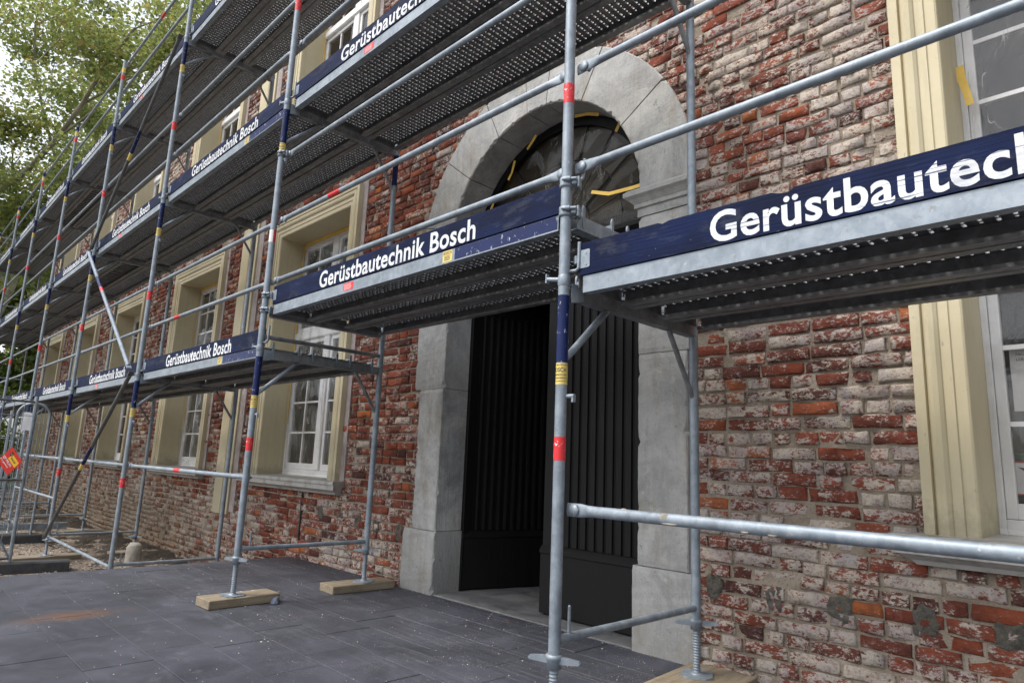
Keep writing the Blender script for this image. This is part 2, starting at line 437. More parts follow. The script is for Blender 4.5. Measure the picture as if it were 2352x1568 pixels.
# ------------------------------------------------------------------ mesh helpers
class MB:
    def __init__(s): s.v = []; s.f = []; s.sm = []
    def add(s, vs, fs, smooth=False):
        o = len(s.v)
        s.v += [tuple(p) for p in vs]
        for f in fs:
            s.f.append([i + o for i in f]); s.sm.append(smooth)
        return s
    def box(s, a, b, c=0.0):
        x0, y0, z0 = a; x1, y1, z1 = b
        if c <= 0:
            return s.add([(x0, y0, z0), (x1, y0, z0), (x1, y1, z0), (x0, y1, z0), (x0, y0, z1), (x1, y0, z1), (x1, y1, z1), (x0, y1, z1)],
                         [(0, 3, 2, 1), (4, 5, 6, 7), (0, 1, 5, 4), (1, 2, 6, 5), (2, 3, 7, 6), (3, 0, 4, 7)])
        vs = []; idx = {}
        for ix, (xo, xi, sx) in enumerate(((x0, x0 + c, 0), (x1, x1 - c, 1))):
            for iy, (yo, yi, sy) in enumerate(((y0, y0 + c, 0), (y1, y1 - c, 1))):
                for iz, (zo, zi, sz) in enumerate(((z0, z0 + c, 0), (z1, z1 - c, 1))):
                    for k, p in enumerate(((xo, yi, zi), (xi, yo, zi), (xi, yi, zo))):
                        idx[(ix, iy, iz, k)] = len(vs); vs.append(p)
        I = lambda *k: idx[k]
        fs = [(I(0,0,0,0), I(0,0,1,0), I(0,1,1,0), I(0,1,0,0)), (I(1,0,0,0), I(1,1,0,0), I(1,1,1,0), I(1,0,1,0)),
              (I(0,0,0,1), I(1,0,0,1), I(1,0,1,1), I(0,0,1,1)), (I(0,1,0,1), I(0,1,1,1), I(1,1,1,1), I(1,1,0,1)),
              (I(0,0,0,2), I(0,1,0,2), I(1,1,0,2), I(1,0,0,2)), (I(0,0,1,2), I(1,0,1,2), I(1,1,1,2), I(0,1,1,2))]
        for a_ in (0, 1):
            for b_ in (0, 1):
                fs.append((I(a_,b_,0,0), I(a_,b_,1,0), I(a_,b_,1,1), I(a_,b_,0,1)))
                fs.append((I(a_,0,b_,0), I(a_,1,b_,0), I(a_,1,b_,2), I(a_,0,b_,2)))
                fs.append((I(0,a_,b_,1), I(1,a_,b_,1), I(1,a_,b_,2), I(0,a_,b_,2)))
                for c_ in (0, 1):
                    fs.append((I(a_,b_,c_,0), I(a_,b_,c_,1), I(a_,b_,c_,2)))
        return s.add(vs, fs)
    def tube(s, p0, p1, r, n=12, r1=None, cap=True):
        p0, p1 = Vector(p0), Vector(p1); d = (p1 - p0).normalized()
        a = d.orthogonal().normalized(); b = d.cross(a)
        r1 = r if r1 is None else r1
        vs = [p0 + (a * math.cos(2*math.pi*i/n) + b * math.sin(2*math.pi*i/n)) * r for i in range(n)]
        vs += [p1 + (a * math.cos(2*math.pi*i/n) + b * math.sin(2*math.pi*i/n)) * r1 for i in range(n)]
        s.add(vs, [(i, (i+1) % n, n + (i+1) % n, n + i) for i in range(n)], True)
        if cap:
            s.add(vs[:n], [tuple(range(n - 1, -1, -1))]); s.add(vs[n:], [tuple(range(n))])
        return s
    def path(s, pts, rad, n=8, cap=True, flat=None):
        pts = [Vector(p) for p in pts]
        if not isinstance(rad, (list, tuple)): rad = [rad] * len(pts)
        vs = []; prev = None
        for i, p in enumerate(pts):
            d = (pts[min(i + 1, len(pts) - 1)] - pts[max(i - 1, 0)]).normalized()
            if prev is None: a = d.orthogonal().normalized()
            else: a = (prev - d * prev.dot(d)).normalized()
            prev = a; b = d.cross(a)
            for j in range(n):
                w = 2 * math.pi * j / n
                vs.append(p + (a * math.cos(w) + b * math.sin(w)) * rad[i])
        fs = []
        for i in range(len(pts) - 1):
            for j in range(n):
                fs.append((i*n + j, i*n + (j+1) % n, (i+1)*n + (j+1) % n, (i+1)*n + j))
        s.add(vs, fs, True)
        if cap:
            s.add(vs[:n], [tuple(range(n - 1, -1, -1))]); s.add(vs[-n:], [tuple(range(n))])
        return s
    def lathe(s, prof, n=16, o=(0, 0, 0)):
        vs = []
        for r, z in prof:
            for j in range(n):
                w = 2 * math.pi * j / n
                vs.append((o[0] + r * math.cos(w), o[1] + r * math.sin(w), o[2] + z))
        fs = [(i*n + j, i*n + (j+1) % n, (i+1)*n + (j+1) % n, (i+1)*n + j) for i in range(len(prof) - 1) for j in range(n)]
        return s.add(vs, fs, True)
    def prism(s, prof, x0, x1, axis='x', caps=True):
        n = len(prof)
        m = {'x': lambda u, a, b: (u, a, b), 'y': lambda u, a, b: (a, u, b), 'z': lambda u, a, b: (a, b, u)}[axis]
        vs = [m(x0, a, b) for a, b in prof] + [m(x1, a, b) for a, b in prof]
        fs = [(i, (i+1) % n, n + (i+1) % n, n + i) for i in range(n)]
        if caps: fs += [tuple(range(n - 1, -1, -1)), tuple(range(n, 2 * n))]
        return s.add(vs, fs)
    def xf(s, mat):
        s.v = [tuple(mat @ Vector(p)) for p in s.v]; return s
    def mesh(s, name, mat):
        me = bpy.data.meshes.new(name)
        me.from_pydata(s.v, [], s.f)
        me.polygons.foreach_set('use_smooth', s.sm)
        me.materials.append(M[mat]); me.update()
        return me
    def build(s, name, mat, parent=None):
        o = bpy.data.objects.new(name, s.mesh(name, mat)); col.objects.link(o)
        o.parent = parent
        return o

def link(name, me, parent=None, loc=None):
    o = bpy.data.objects.new(name, me); col.objects.link(o); o.parent = parent
    if loc is not None: o.location = loc
    return o
def tag(o, label, cat, group=None):
    o['label'] = label; o['category'] = cat
    if group: o['group'] = group
    return o
def thing(name, label, cat, loc=(0, 0, 0), rz=0.0, group=None):
    o = bpy.data.objects.new(name, None); col.objects.link(o)
    o.location = loc; o.rotation_euler = (0, 0, rz); o.empty_display_size = .1
    return tag(o, label, cat, group)
def struct(o): o['kind'] = 'structure'; return o
def stuff(o): o['kind'] = 'stuff'; return o
def np_mesh(name, verts, faces_flat, nper, mat, smooth=False, attrs=None):
    """verts (N,3), faces (F,nper) -> mesh"""
    me = bpy.data.meshes.new(name)
    nv, nf = len(verts), len(faces_flat)
    me.vertices.add(nv); me.vertices.foreach_set('co', np.asarray(verts, np.float32).ravel())
    me.loops.add(nf * nper); me.loops.foreach_set('vertex_index', np.asarray(faces_flat, np.int32).ravel())
    me.polygons.add(nf)
    me.polygons.foreach_set('loop_start', np.arange(0, nf * nper, nper, dtype=np.int32))
    me.polygons.foreach_set('loop_total', np.full(nf, nper, np.int32))
    me.polygons.foreach_set('use_smooth', np.full(nf, smooth, bool))
    for k, a in (attrs or {}).items():
        at = me.attributes.new(k, 'FLOAT', 'POINT'); at.data.foreach_set('value', np.asarray(a, np.float32))
    me.materials.append(M[mat]); me.update(calc_edges=True); me.validate()
    return me
def text_mesh(name, body, mat, width=None, height=None, weight=0.0, extrude=0.0, align='LEFT', xscale=1.0):
    cu = bpy.data.curves.new(name, 'FONT'); cu.body = body; cu.size = 1.0
    cu.offset = weight; cu.extrude = extrude; cu.resolution_u = 4; cu.align_x = align
    cu.space_character = 1.0 + weight * 2.2
    o = bpy.data.objects.new(name, cu); col.objects.link(o)
    bpy.context.view_layer.update()
    me = bpy.data.meshes.new_from_object(o.evaluated_get(bpy.context.evaluated_depsgraph_get()))
    bpy.data.objects.remove(o); bpy.data.curves.remove(cu)
    co = np.empty(len(me.vertices) * 3, np.float32); me.vertices.foreach_get('co', co); co = co.reshape(-1, 3)
    mn, mx = co.min(0), co.max(0)
    sx = (width / (mx[0] - mn[0])) if width else 1
    sy = (height / (mx[1] - mn[1])) if height else sx
    if not width: sx = sy * xscale
    co[:, 0] = (co[:, 0] - (mn[0] if align == 'LEFT' else (mn[0] + mx[0]) / 2)) * sx
    co[:, 1] = (co[:, 1] - mn[1]) * sy
    me.vertices.foreach_set('co', co.ravel())
    me.materials.clear(); me.materials.append(M[mat]); me.name = name; me.update()
    return me
def remap(me, fn):
    for v in me.vertices: v.co = fn(v.co)
    me.update(); return me

# ================================================================== THE SETTING
PZ = 0.175        # top of the paved landing
GZ = -0.27        # gravel yard
YW = 1.41         # mean brick face
YM = 1.4225        # mortar face
X_END = -21.4     # building corner
X_R = 6.0

m = MB(); n = 60
gx0, gx1 = -260.0, 260.0
m.add([(gx0, -260, GZ), (gx1, -260, GZ), (gx1, 260, GZ), (gx0, 260, GZ)], [(0, 1, 2, 3)])
struct(m.build('ground', 'gravel_ground'))

pav = struct(MB().box((-4.955, -16, GZ - .2), (X_R, YM + .03, PZ - .006)).build('pavement', 'joint_sand'))
SL, SW = .615, .312
slab_meshes = []
for i in range(5):
    mb = MB().box((-SL/2 + .0013, -SW/2 + .0013, -.03), (SL/2 - .0013, SW/2 - .0013, 0), .0018)
    slab_meshes.append(mb.mesh('slab', 'slate_slab'))
row_off = [0.0, .36, .63, .12, .41, .2, .52, .05, .33, .6, .18, .47]
y0 = -.805 - SW * 4
for r in range(11):
    yc = y0 + SW * (r + .5)
    xs = -1.9 - .61 * row_off[r % 12]
    k0 = math.ceil((-4.955 - xs) / SL)
    xl = -4.955
    while xl < 2.6:
        nxt = xs + SL * (math.floor((xl - xs) / SL + 1e-6) + 1)
        w = nxt - xl
        o = link('slab', slab_meshes[rng.randrange(5)], pav, ((xl + nxt) / 2, yc, PZ + rng.uniform(-.0016, .0016)))
        o.scale = (w / SL, 1, 1)
        o.rotation_euler = (rng.uniform(-.003, .003), rng.uniform(-.002, .002), rng.uniform(-.002, .002))
        xl = nxt
yl = y0 + SW * 11
# remaining landing outside the slabs that can be picked apart
m = MB().box((-4.955, yl + .003, PZ - .03), (-2.6, YM, PZ - .001)).box((-2.6, yl + .003, PZ - .03), (-.57, 1.39, PZ - .0015)).box((-.57, yl + .003, PZ - .03), (2.6, YM, PZ - .001))
m.box((2.604, -16, PZ - .03), (X_R, YM, PZ)).box((-4.955, -16, PZ - .03), (2.6, y0 - .003, PZ - .001))
m.build('landing_strip', 'slate_slab', pav)

# ================================================================== THE BUILDING
bld = thing('brick_building', 'old red brick building stripped of its white render, with cream window surrounds', 'building', (-5, YM, GZ))
bld_inv = Matrix.Translation((5, -YM, -GZ))
def bpart(o):
    o.parent = bld; o.matrix_parent_inverse = bld_inv; return o

WX = [1.98, -5.13, -8.745, -12.43, -15.73, -19.15]      # window axes on the ground floor
W_HALF, W_BOT, W_TOP = 1.025, 1.0, 4.10
UOFF = 4.2                                                # upper floor windows sit this much higher
DX, DZ, RI, RO = -1.555, 3.02, .975, 1.385                # door axis, springing, arch radii
YS = 1.385                                                # face of the door surround
Z_TOP = 8.9

def holes(z):
    """solid intervals of the facade at height z"""
    cut = []
    for x in WX:
        if W_BOT - .12 < z < W_TOP: cut.append((x - W_HALF, x + W_HALF))
    for x in WX[1:]:
        if W_BOT + UOFF - .12 < z < W_TOP + UOFF: cut.append((x - W_HALF, x + W_HALF))
    if z < DZ: cut.append((DX - 1.30, DX + 1.335))
    elif z < DZ + RO - .03:
        h = math.sqrt((RO - .025) ** 2 - (z - DZ) ** 2); cut.append((DX - h, DX + h))
    cut.append((-7.13, -6.66)) if z > .49 else None
    cut.sort()
    segs = []; x = X_END
    for a, b in cut:
        if a > x: segs.append((x, a))
        x = max(x, b)
    if x < X_R: segs.append((x, X_R))
    return segs

# --- wall core (mortar face)
m = MB(); YB = 1.95
zc = sorted({GZ - .2, .9, W_TOP - .05, W_BOT + UOFF - .1, W_TOP + UOFF - .05, Z_TOP})
def wall_boxes(z0, z1, cuts):
    x = X_END
    for a, b in sorted(cuts):
        if a > x: m.box((x, YM, z0), (a, YB, z1))
        x = max(x, b)
    if x < X_R: m.box((x, YM, z0), (X_R, YB, z1))
wc = [(x - W_HALF + .12, x + W_HALF - .12) for x in WX]
uc = [(x - W_HALF + .12, x + W_HALF - .12) for x in WX[1:]]
dcut = [(DX - 1.15, DX + 1.15)]
wall_boxes(GZ - .2, .92, dcut)
wall_boxes(.92, DZ, wc + dcut)
wall_boxes(DZ, W_TOP - .1, wc + [(DX - 1.5, DX + 1.5)])
wall_boxes(W_TOP - .1, 4.6, [(DX - 1.5, DX + 1.5)])
wall_boxes(4.6, W_BOT + UOFF - .08, [])
wall_boxes(W_BOT + UOFF - .08, W_TOP + UOFF - .1, uc)
wall_boxes(W_TOP + UOFF - .1, Z_TOP, [])
NA = 24; ring = [(DX - 1.15 * math.cos(math.pi * i / NA), DZ + 1.15 * math.sin(math.pi * i / NA)) for i in range(NA + 1)]
for i in range(NA):
    (xa, za), (xb, zb) = ring[i], ring[i + 1]
    m.add([(xa, YM, za), (xb, YM, zb), (xb, YM, 4.6), (xa, YM, 4.6)], [(0, 1, 2, 3)])
for xa, xb in ((DX - 1.5, DX - 1.15), (DX + 1.15, DX + 1.5)):
    m.add([(xa, YM, DZ), (xb, YM, DZ), (xb, YM, 4.6), (xa, YM, 4.6)], [(0, 1, 2, 3)])
# gable return and rear of the shell
m.box((X_END, YB, GZ - .2), (X_END + .5, 11, Z_TOP)).box((X_R - .5, YB, GZ - .2), (X_R, 11, Z_TOP)).box((X_END + .5, 10.5, GZ - .2), (X_R - .5, 11, Z_TOP))
bpart(m.build('wall', 'mortar'))
m = MB().prism([(1.2, Z_TOP), (6.2, 12.4), (11.3, Z_TOP)], X_END - .3, X_R + .3)
bpart(m.build('roof', 'roof_tile'))  # out of view, added for the lighting and to complete the building

# --- bricks
def brick_geo(x0, x1, z0, z1, yf, lod):
    w, h = x1 - x0, z1 - z0
    nx, nz = (5, 3) if lod else (3, 2)
    if lod and w < .15: nx = 4
    us = np.linspace(0, 1, nx + 1); vs_ = np.linspace(0, 1, nz + 1)
    e_ = min(.006 / w, .1); us[1], us[-2] = e_, 1 - e_
    vs_[1], vs_[-2] = .09, .91
    U, V = np.meshgrid(us, vs_)
    jx = nrg.normal(0, .0030, U.shape); jz = nrg.normal(0, .0024, U.shape)
    X = x0 + U * w + jx; Z = z0 + V * h + jz
    Y = yf + nrg.normal(0, .0042, U.shape)
    rim = np.zeros(U.shape, bool); rim[0] = rim[-1] = True; rim[:, 0] = rim[:, -1] = True
    Y[rim] += .0035 + np.abs(nrg.normal(0, .0035, rim.sum()))
    if nrg.random() < .16:                       # a spalled corner
        cx = nrg.choice([0, 1]); Y += np.clip(1 - np.abs(U - cx) * 2.6, 0, 1) * nrg.uniform(.006, .02)
    P = np.stack([X, Y, Z], -1).reshape(-1, 3)
    W = nx + 1
    f = [(j*W + i, j*W + i + 1, (j+1)*W + i + 1, (j+1)*W + i) for j in range(nz) for i in range(nx)]
    loop = [i for i in range(W)] + [j*W + nx for j in range(1, nz + 1)] + [nz*W + i for i in range(nx - 1, -1, -1)] + [j*W for j in range(nz - 1, 0, -1)]
    back = P[loop].copy(); back[:, 1] = YM + .012
    o = len(P); L = len(loop)
    f += [(loop[i], o + i, o + (i + 1) % L, loop[(i + 1) % L]) for i in range(L)]
    return np.vstack([P, back]), f

CP = .0725
brick_list = []
zrow = GZ - .02; ci = 0
while zrow < Z_TOP - .1:
    zm = zrow + CP / 2
    for a, b in holes(zm):
        if b > 4.1: b = 4.1
        x = a - rng.uniform(0, .03)
        if a == X_END: x = a + rng.uniform(0, .02)
        dz = rng.uniform(-.004, .004)
        stretch = ci % 2 == 0
        while x < b - .03:
            q = rng.random()
            if stretch: L = .238 if q < .72 else (.118 if q < .9 else .175)
            else: L = .118 if q < .68 else (.238 if q < .88 else .16)
            L += rng.uniform(-.014, .014)
            xe = min(x + L, b + .01)
            if xe - x > .03:
                gap = rng.uniform(.005, .0095)
                wav = .006 * math.sin(x * 2.1 + zm * 3) + .004 * math.sin(x * 5.3 + ci)
                brick_list.append((x + gap, xe - gap, zrow + .006 + wav + dz + rng.uniform(-.002, .002), zrow + CP - .0065 + wav + dz + rng.uniform(-.002, .002)))
            x = xe
    zrow += CP; ci += 1

def projpx(x, y, z):
    d = Vector((x, y, z)) - CAM_POS; w = d.dot(FW)
    if w < .1: return None
    return 1176 + FPX * d.dot(RT) / w, 784 - FPX * d.dot(UP) / w, w
score = []
for i, (x0, x1, z0, z1) in enumerate(brick_list):
    p = projpx((x0 + x1) / 2, YW, (z0 + z1) / 2); s_ = 0
    if p and -10 < p[0] < 2362 and -10 < p[1] < 1578:
        if not (1.55 < z0 < 2.75 and x0 > -.2):
            s_ = (x1 - x0) * (z1 - z0) / p[2] ** 2 * 1e4
    score.append(s_)
order = sorted(range(len(brick_list)), key=lambda i: -score[i])
single = set(order[:300])
VV, FF, TT, WW = [], [], [], []; off = 0
for i, (x0, x1, z0, z1) in enumerate(brick_list):
    xm, zm = (x0 + x1) / 2, (z0 + z1) / 2
    yf = YW + nrg.normal(0, .0038)
    if rng.random() < .05: yf += .008
    tone_ = min(1, max(0, rng.gauss(.48, .17)))
    if rng.random() < .06: tone_ = rng.uniform(.9, 1)
    if rng.random() < .06: tone_ = rng.uniform(0, .1)
    wash_ = min(1, max(0, rng.gauss(.50, .26)))
    # patches of the facade that kept more of their limewash
    pw = .5 + .5 * math.sin(xm * 1.7 + 1.2) * math.sin(zm * 1.3 + .6)
    wash_ = min(1, max(0, wash_ + (pw - .5) * .35))
    if zm > 2.6 and xm > -.3: wash_ = min(1, wash_ + .30)
    if .75 < zm < 1.75 and xm > -.3: wash_ = min(1, wash_ + .10)
    if -9 < xm < -2.9 and .7 < zm < 5: wash_ = max(0, wash_ - .26)
    if zm < .75 and xm < -5.0: wash_ = min(1, wash_ + .1)
    P, f = brick_geo(x0, x1, z0, z1, yf, xm > -5.2 and zm < 4.6)
    if i in single:
        c0 = np.array([xm, yf, zm])
        me = bpy.data.meshes.new('brick'); me.from_pydata((P - c0).tolist(), [], f)
        me.polygons.foreach_set('use_smooth', [True] * len(f))
        for k, val in (('tone', tone_), ('wash', wash_)):
            at = me.attributes.new(k, 'FLOAT', 'POINT'); at.data.foreach_set('value', [val] * len(P))
        me.materials.append(M['brick']); me.update()
        bpart(link('brick', me, None, c0.tolist()))
    else:
        VV.append(P); FF.append(np.asarray(f) + off); off += len(P)
        TT.append(np.full(len(P), tone_)); WW.append(np.full(len(P), wash_))
me = np_mesh('brickwork', np.vstack(VV), np.vstack(FF), 4, 'brick', True, {'tone': np.concatenate(TT), 'wash': np.concatenate(WW)})
stuff(bpart(link('brickwork', me)))

# --- cement pads, iron strap and cream pilaster on the facade
for (x, z, sx, sz) in [(-.095, .60, .09, .13), (.244, .594, .09, .12), (.562, .60, .12, .12), (.914, .61, .10, .14), (1.225, .615, .12, .14),
                       (-3.06, .60, .10, .15), (-3.42, .62, .09, .14), (-3.72, .64, .09, .13), (-4.05, .65, .09, .12), (-4.42, .66, .09, .12)]:
    nn = 22; ph = rng.uniform(0, 6)
    ring_ = []
    for i in range(nn):
        a_ = 2*math.pi*(i+.5)/nn; sq = 1 / max(abs(math.cos(a_)), abs(math.sin(a_))) ** .55
        q = sq * (1 + .10 * math.sin(3*a_ + ph) + rng.uniform(-.09, .09)); ring_.append((x + sx/2 * q * math.cos(a_), z + sz/2 * q * math.sin(a_)))
    mb = MB(); rad = (1.0, .93, .7, .4)
    yy = (YW + .006, YW - .001, YW - .004, YW - .002)
    vs = []
    for q, y_ in zip(rad, yy): vs += [(x + (a - x) * q, y_ + (rng.uniform(-.006, .006) if q < 1 else 0), z + (b - z) * q) for a, b in ring_]
    vs.append((x, YW + .008, z - sz * .12))
    fs = [(k*nn + i, k*nn + (i+1) % nn, (k+1)*nn + (i+1) % nn, (k+1)*nn + i) for k in range(3) for i in range(nn)] + [(3*nn + i, 3*nn + (i+1) % nn, 4*nn) for i in range(nn)]
    mb.add(vs, fs, True); bpart(mb.build('cement_patch', 'cement'))
bpart(MB().box((-4.832, YW - .012, .36), (-4.812, YM + .01, .84)).build('iron_strap', 'rubber'))
prof = [(-7.15, YM + .02), (-7.15, 1.378), (-7.10, 1.378), (-7.095, 1.388), (-7.06, 1.362), (-6.99, 1.362), (-6.985, 1.352), (-6.84, 1.352), (-6.835, 1.362), (-6.76, 1.362), (-6.725, 1.388), (-6.72, 1.378), (-6.67, 1.378), (-6.67, YM + .02)]
bpart(MB().prism(prof, .47, Z_TOP - .1, 'z').build('pilaster', 'cream_paint'))
bpart(MB().box((-6.664, 1.398, .5), (-6.52, YM + .02, Z_TOP - .1)).build('plaster_strip', 'plaster'))

# --- door surround
def stone_ring(a0, a1, r0, r1, nseg=16, y0=YS, y1=1.70):
    mb = MB(); vs = []
    for i in range(nseg + 1):
        a = a0 + (a1 - a0) * i / nseg
        c1_, c2_ = (.005 + rng.uniform(0, .006) + (rng.uniform(.006, .018) if rng.random() < .10 else 0) for _ in (0, 1))
        for r, y in ((r0, y0 + c1_), (r0 + c1_, y0), (r1 - c2_, y0), (r1, y0 + c2_), (r1, y1), (r0, y1)):
            vs.append((DX + r * math.cos(a), y, DZ + r * math.sin(a)))
    fs = []
    for i in range(nseg):
        for j in range(6):
            fs.append((i*6 + j, i*6 + (j+1) % 6, (i+1)*6 + (j+1) % 6, (i+1)*6 + j))
    fs += [tuple(range(6)), tuple(range(nseg*6 + 5, nseg*6 - 1, -1))]
    return mb.add(vs, fs)
cuts_deg = [0.5, 33, 62, 84, 96, 116, 142, 168, 179.5]
for i in range(len(cuts_deg) - 1):
    g_ = .18
    dy = rng.uniform(-.004, .004)
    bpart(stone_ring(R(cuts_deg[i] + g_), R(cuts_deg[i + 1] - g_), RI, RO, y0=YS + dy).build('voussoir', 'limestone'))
def jamb(x0, x1, z0, z1, dy=0.0, back=1.70):
    """dressed block with worn, chipped arrises"""
    y = YS + dy; z0 += .002; z1 -= .002
    nz = max(6, int((z1 - z0) / .03)); vs = []; ch = [0.0, 0.0]
    for i in range(nz + 1):
        z = z0 + (z1 - z0) * i / nz
        end = i in (0, nz)
        c = []
        for k in (0, 1):
            ch[k] = ch[k] * .3 + (rng.uniform(.008, .026) if rng.random() < .06 else 0)
            c.append(.005 + rng.uniform(0, .004) + ch[k] + (.006 if end else 0))
        e = .006 if end else 0
        wv = rng.uniform(-.0012, .0012)
        vs += [(x0, back, z), (x0, y + c[0], z), (x0 + c[0] * .8, y + e + wv, z), ((x0 + x1) / 2, y + e - wv, z), (x1 - c[1] * .8, y + e + wv, z), (x1, y + c[1], z), (x1, back, z)]
    fs = [(i*7 + j, i*7 + j + 1, (i+1)*7 + j + 1, (i+1)*7 + j) for i in range(nz) for j in range(6)]
    fs += [(i*7 + 6, i*7, (i+1)*7, (i+1)*7 + 6) for i in range(nz)] + [tuple(range(6, -1, -1)), tuple(range(nz*7, nz*7 + 7))]
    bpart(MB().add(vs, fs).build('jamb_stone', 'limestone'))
LI, RIx = DX - RI, DX + RI
jamb(LI - .415, LI + .012, PZ - .12, .66, -.012)
jamb(LI - .315, LI, .66, 1.82); jamb(LI - .40, LI, 1.82, 2.84, .003)
jamb(RIx - .03, RIx + .40, PZ - .12, .655, -.012)
jamb(RIx, RIx + .345, .655, 1.93); jamb(RIx, RIx + .37, 1.93, 2.84, -.002)
for sx in (-1, 1):       # impost: moulded cap stones
    x_in = DX + sx * (RI + .0); x_out = DX + sx * 1.36
    pd = [(-.05, 2.842), (.005, 2.842), (.005, 2.895), (.022, 2.90), (.022, 2.925), (.05, 2.955), (.075, 2.972), (.075, 3.0), (.055, 3.018), (-.05, 3.018)]
    mb = MB(); n_ = len(pd); vs = []
    for d_, z in pd: vs.append((x_out + sx * .02, YS - d_, z))          # outer end
    for d_, z in pd: vs.append((x_in - sx * d_, YS - d_, z))            # mitre at the arris
    for d_, z in pd: vs.append((x_in - sx * d_, 1.66, z))               # back into the reveal
    fs = [(k*n_ + i, k*n_ + (i+1) % n_, (k+1)*n_ + (i+1) % n_, (k+1)*n_ + i) for k in range(2) for i in range(n_)]
    fs += [tuple(range(n_)), tuple(range(3*n_ - 1, 2*n_ - 1, -1))]
    mb.add(vs, fs)
    bpart(mb.build('impost', 'limestone'))

# threshold and hall
bpart(MB().box((LI - .1, 1.395, PZ - .1), (RIx + .1, 2.0, PZ + .006), .004).build('threshold', 'threshold_stone'))
for i in range(6):
    for j in range(5):
        bpart(MB().box((-3.4 + i * .6 + .003, 2.004 + j * .6, PZ - .08), (-2.8 + i * .6 - .003, 2.6 + j * .6 - .003, PZ + .004), .003).build('floor_stone', 'threshold_stone'))
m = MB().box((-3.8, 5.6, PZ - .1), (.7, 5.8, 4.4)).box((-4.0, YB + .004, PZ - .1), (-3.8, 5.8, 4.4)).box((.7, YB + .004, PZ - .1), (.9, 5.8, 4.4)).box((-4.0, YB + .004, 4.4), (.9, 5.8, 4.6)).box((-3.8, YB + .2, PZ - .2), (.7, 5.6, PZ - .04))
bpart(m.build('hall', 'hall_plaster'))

# --- door leaves
def leaf(name_lab, hinge, ang, sgn, width=.955):
    """leaf in local coords: x from hinge, outside face at y=0 looking -y"""
    z0, z1 = PZ + .018, 2.66
    Mx = Matrix.Translation(hinge) @ Matrix.Rotation(ang, 4, 'Z')
    X = lambda a, b: tuple(sorted((sgn * a, sgn * b)))
    fr = MB()
    for a, b in ((0, .10), (width - .10, width)):
        x0, x1 = X(a, b); fr.box((x0, 0, z0), (x1, .055, z1), .004)
    x0, x1 = X(.10, width - .10)
    fr.box((x0, .004, z1 - .14), (x1, .055, z1), .003).box((x0, .030, z0), (x1, .05, z1 - .14))
    o = bpart(fr.xf(Mx).build('door', 'black_door'))
    o['label'] = name_lab
    npl = 11; pw = (width - .20) / npl
    for i in range(npl):
        a, b = X(.10 + pw * i, .10 + pw * (i + 1)); a += .0012; b -= .0012; mid = (a + b) / 2
        prof = [(a, .032), (a, .022), (a + .010, .022), (a + .014, .008), (mid, .004), (b - .014, .008), (b - .010, .022), (b, .022), (b, .032)]
        q = MB().prism(prof, .66, z1 - .142, 'z').xf(Mx).build('plank', 'black_door', o)
    x0, x1 = X(-.0, width)
    MB().box((x0, -.022, z0), (x1, -.002, .60), .004).xf(Mx).build('bottom_panel', 'black_door', o)
    prof = [(-.002, .602), (-.03, .602), (-.03, .622), (-.016, .64), (-.002, .655)]
    MB().prism(prof, x0, x1).xf(Mx).build('moulding', 'black_door', o)
    return o
leaf('closed black door leaf of reeded boards', (RIx + .05, 1.615, 0), R(0), -1, width=1.03)
leaf('black door leaf of reeded boards standing ajar into the dark hall', (LI + .005, 1.672, 0), R(74), 1, width=.97)
bpart(MB().box((LI - .02, 1.66, PZ), (LI + .03, 1.80, 2.664), .004).build('door_post', 'black_door'))
bpart(MB().box((RIx - .02, 1.68, PZ), (RIx + .02, 1.80, 2.664), .004).build('door_post', 'black_door'))
tb = bpart(MB().prism([(1.58, 2.70), (1.56, 2.73), (1.56, 2.76), (1.60, 2.80), (1.60, 2.86), (1.57, 2.89), (1.57, 2.92), (1.62, 2.95), (1.80, 2.95), (1.80, 2.665), (1.60, 2.665)], LI - .02, RIx + .02).build('door_transom', 'black_door'))
# fanlight: leaded half-round window
rf = RI - .01
mb = MB()
for i in range(24):
    a, b = math.pi * i / 24, math.pi * (i + 1) / 24
    vs = []
    for w in (a, b):
        for r, y in ((rf, 1.66), (rf - .07, 1.66), (rf - .07, 1.72), (rf, 1.72)):
            vs.append((DX + r * math.cos(w), y, DZ + r * math.sin(w)))
    mb.add(vs, [(0, 1, 5, 4), (1, 2, 6, 5), (2, 3, 7, 6), (3, 0, 4, 7)])
mb.box((LI, 1.66, 2.951), (RIx, 1.72, DZ + .02))
fan = bpart(mb.build('fanlight', 'black_door'))
mb = MB()
for r in (.32, .62):
    mb.path([(DX + r * math.cos(math.pi * i / 20), 1.69, DZ + r * math.sin(math.pi * i / 20)) for i in range(21)], .0045, 5)
for i in range(1, 10):
    a = math.pi * i / 10
    mb.tube((DX + .06 * math.cos(a), 1.69, DZ + .06 * math.sin(a)), (DX + (rf - .05) * math.cos(a), 1.69, DZ + (rf - .05) * math.sin(a)), .0035, 5)
mb.build('glazing_bars', 'black_door', fan)
for r0, r1 in ((0.03, .32), (.32, .62), (.62, rf - .06)):
    for i in range(10):
        a0, a1 = math.pi * i / 10, math.pi * (i + 1) / 10
        ty = rng.uniform(-.004, .004)
        vs = [(DX + r * math.cos(a), 1.695 + ty * q, DZ + r * math.sin(a)) for q, (r, a) in enumerate(((r0, a0), (r1, a0), (r1, (a0 + a1)/2), (r1, a1), (r0, a1), (r0, (a0 + a1)/2)))]
        MB().add(vs, [(0, 1, 2, 3, 4, 5)]).build('pane', 'leaded_glass', fan)

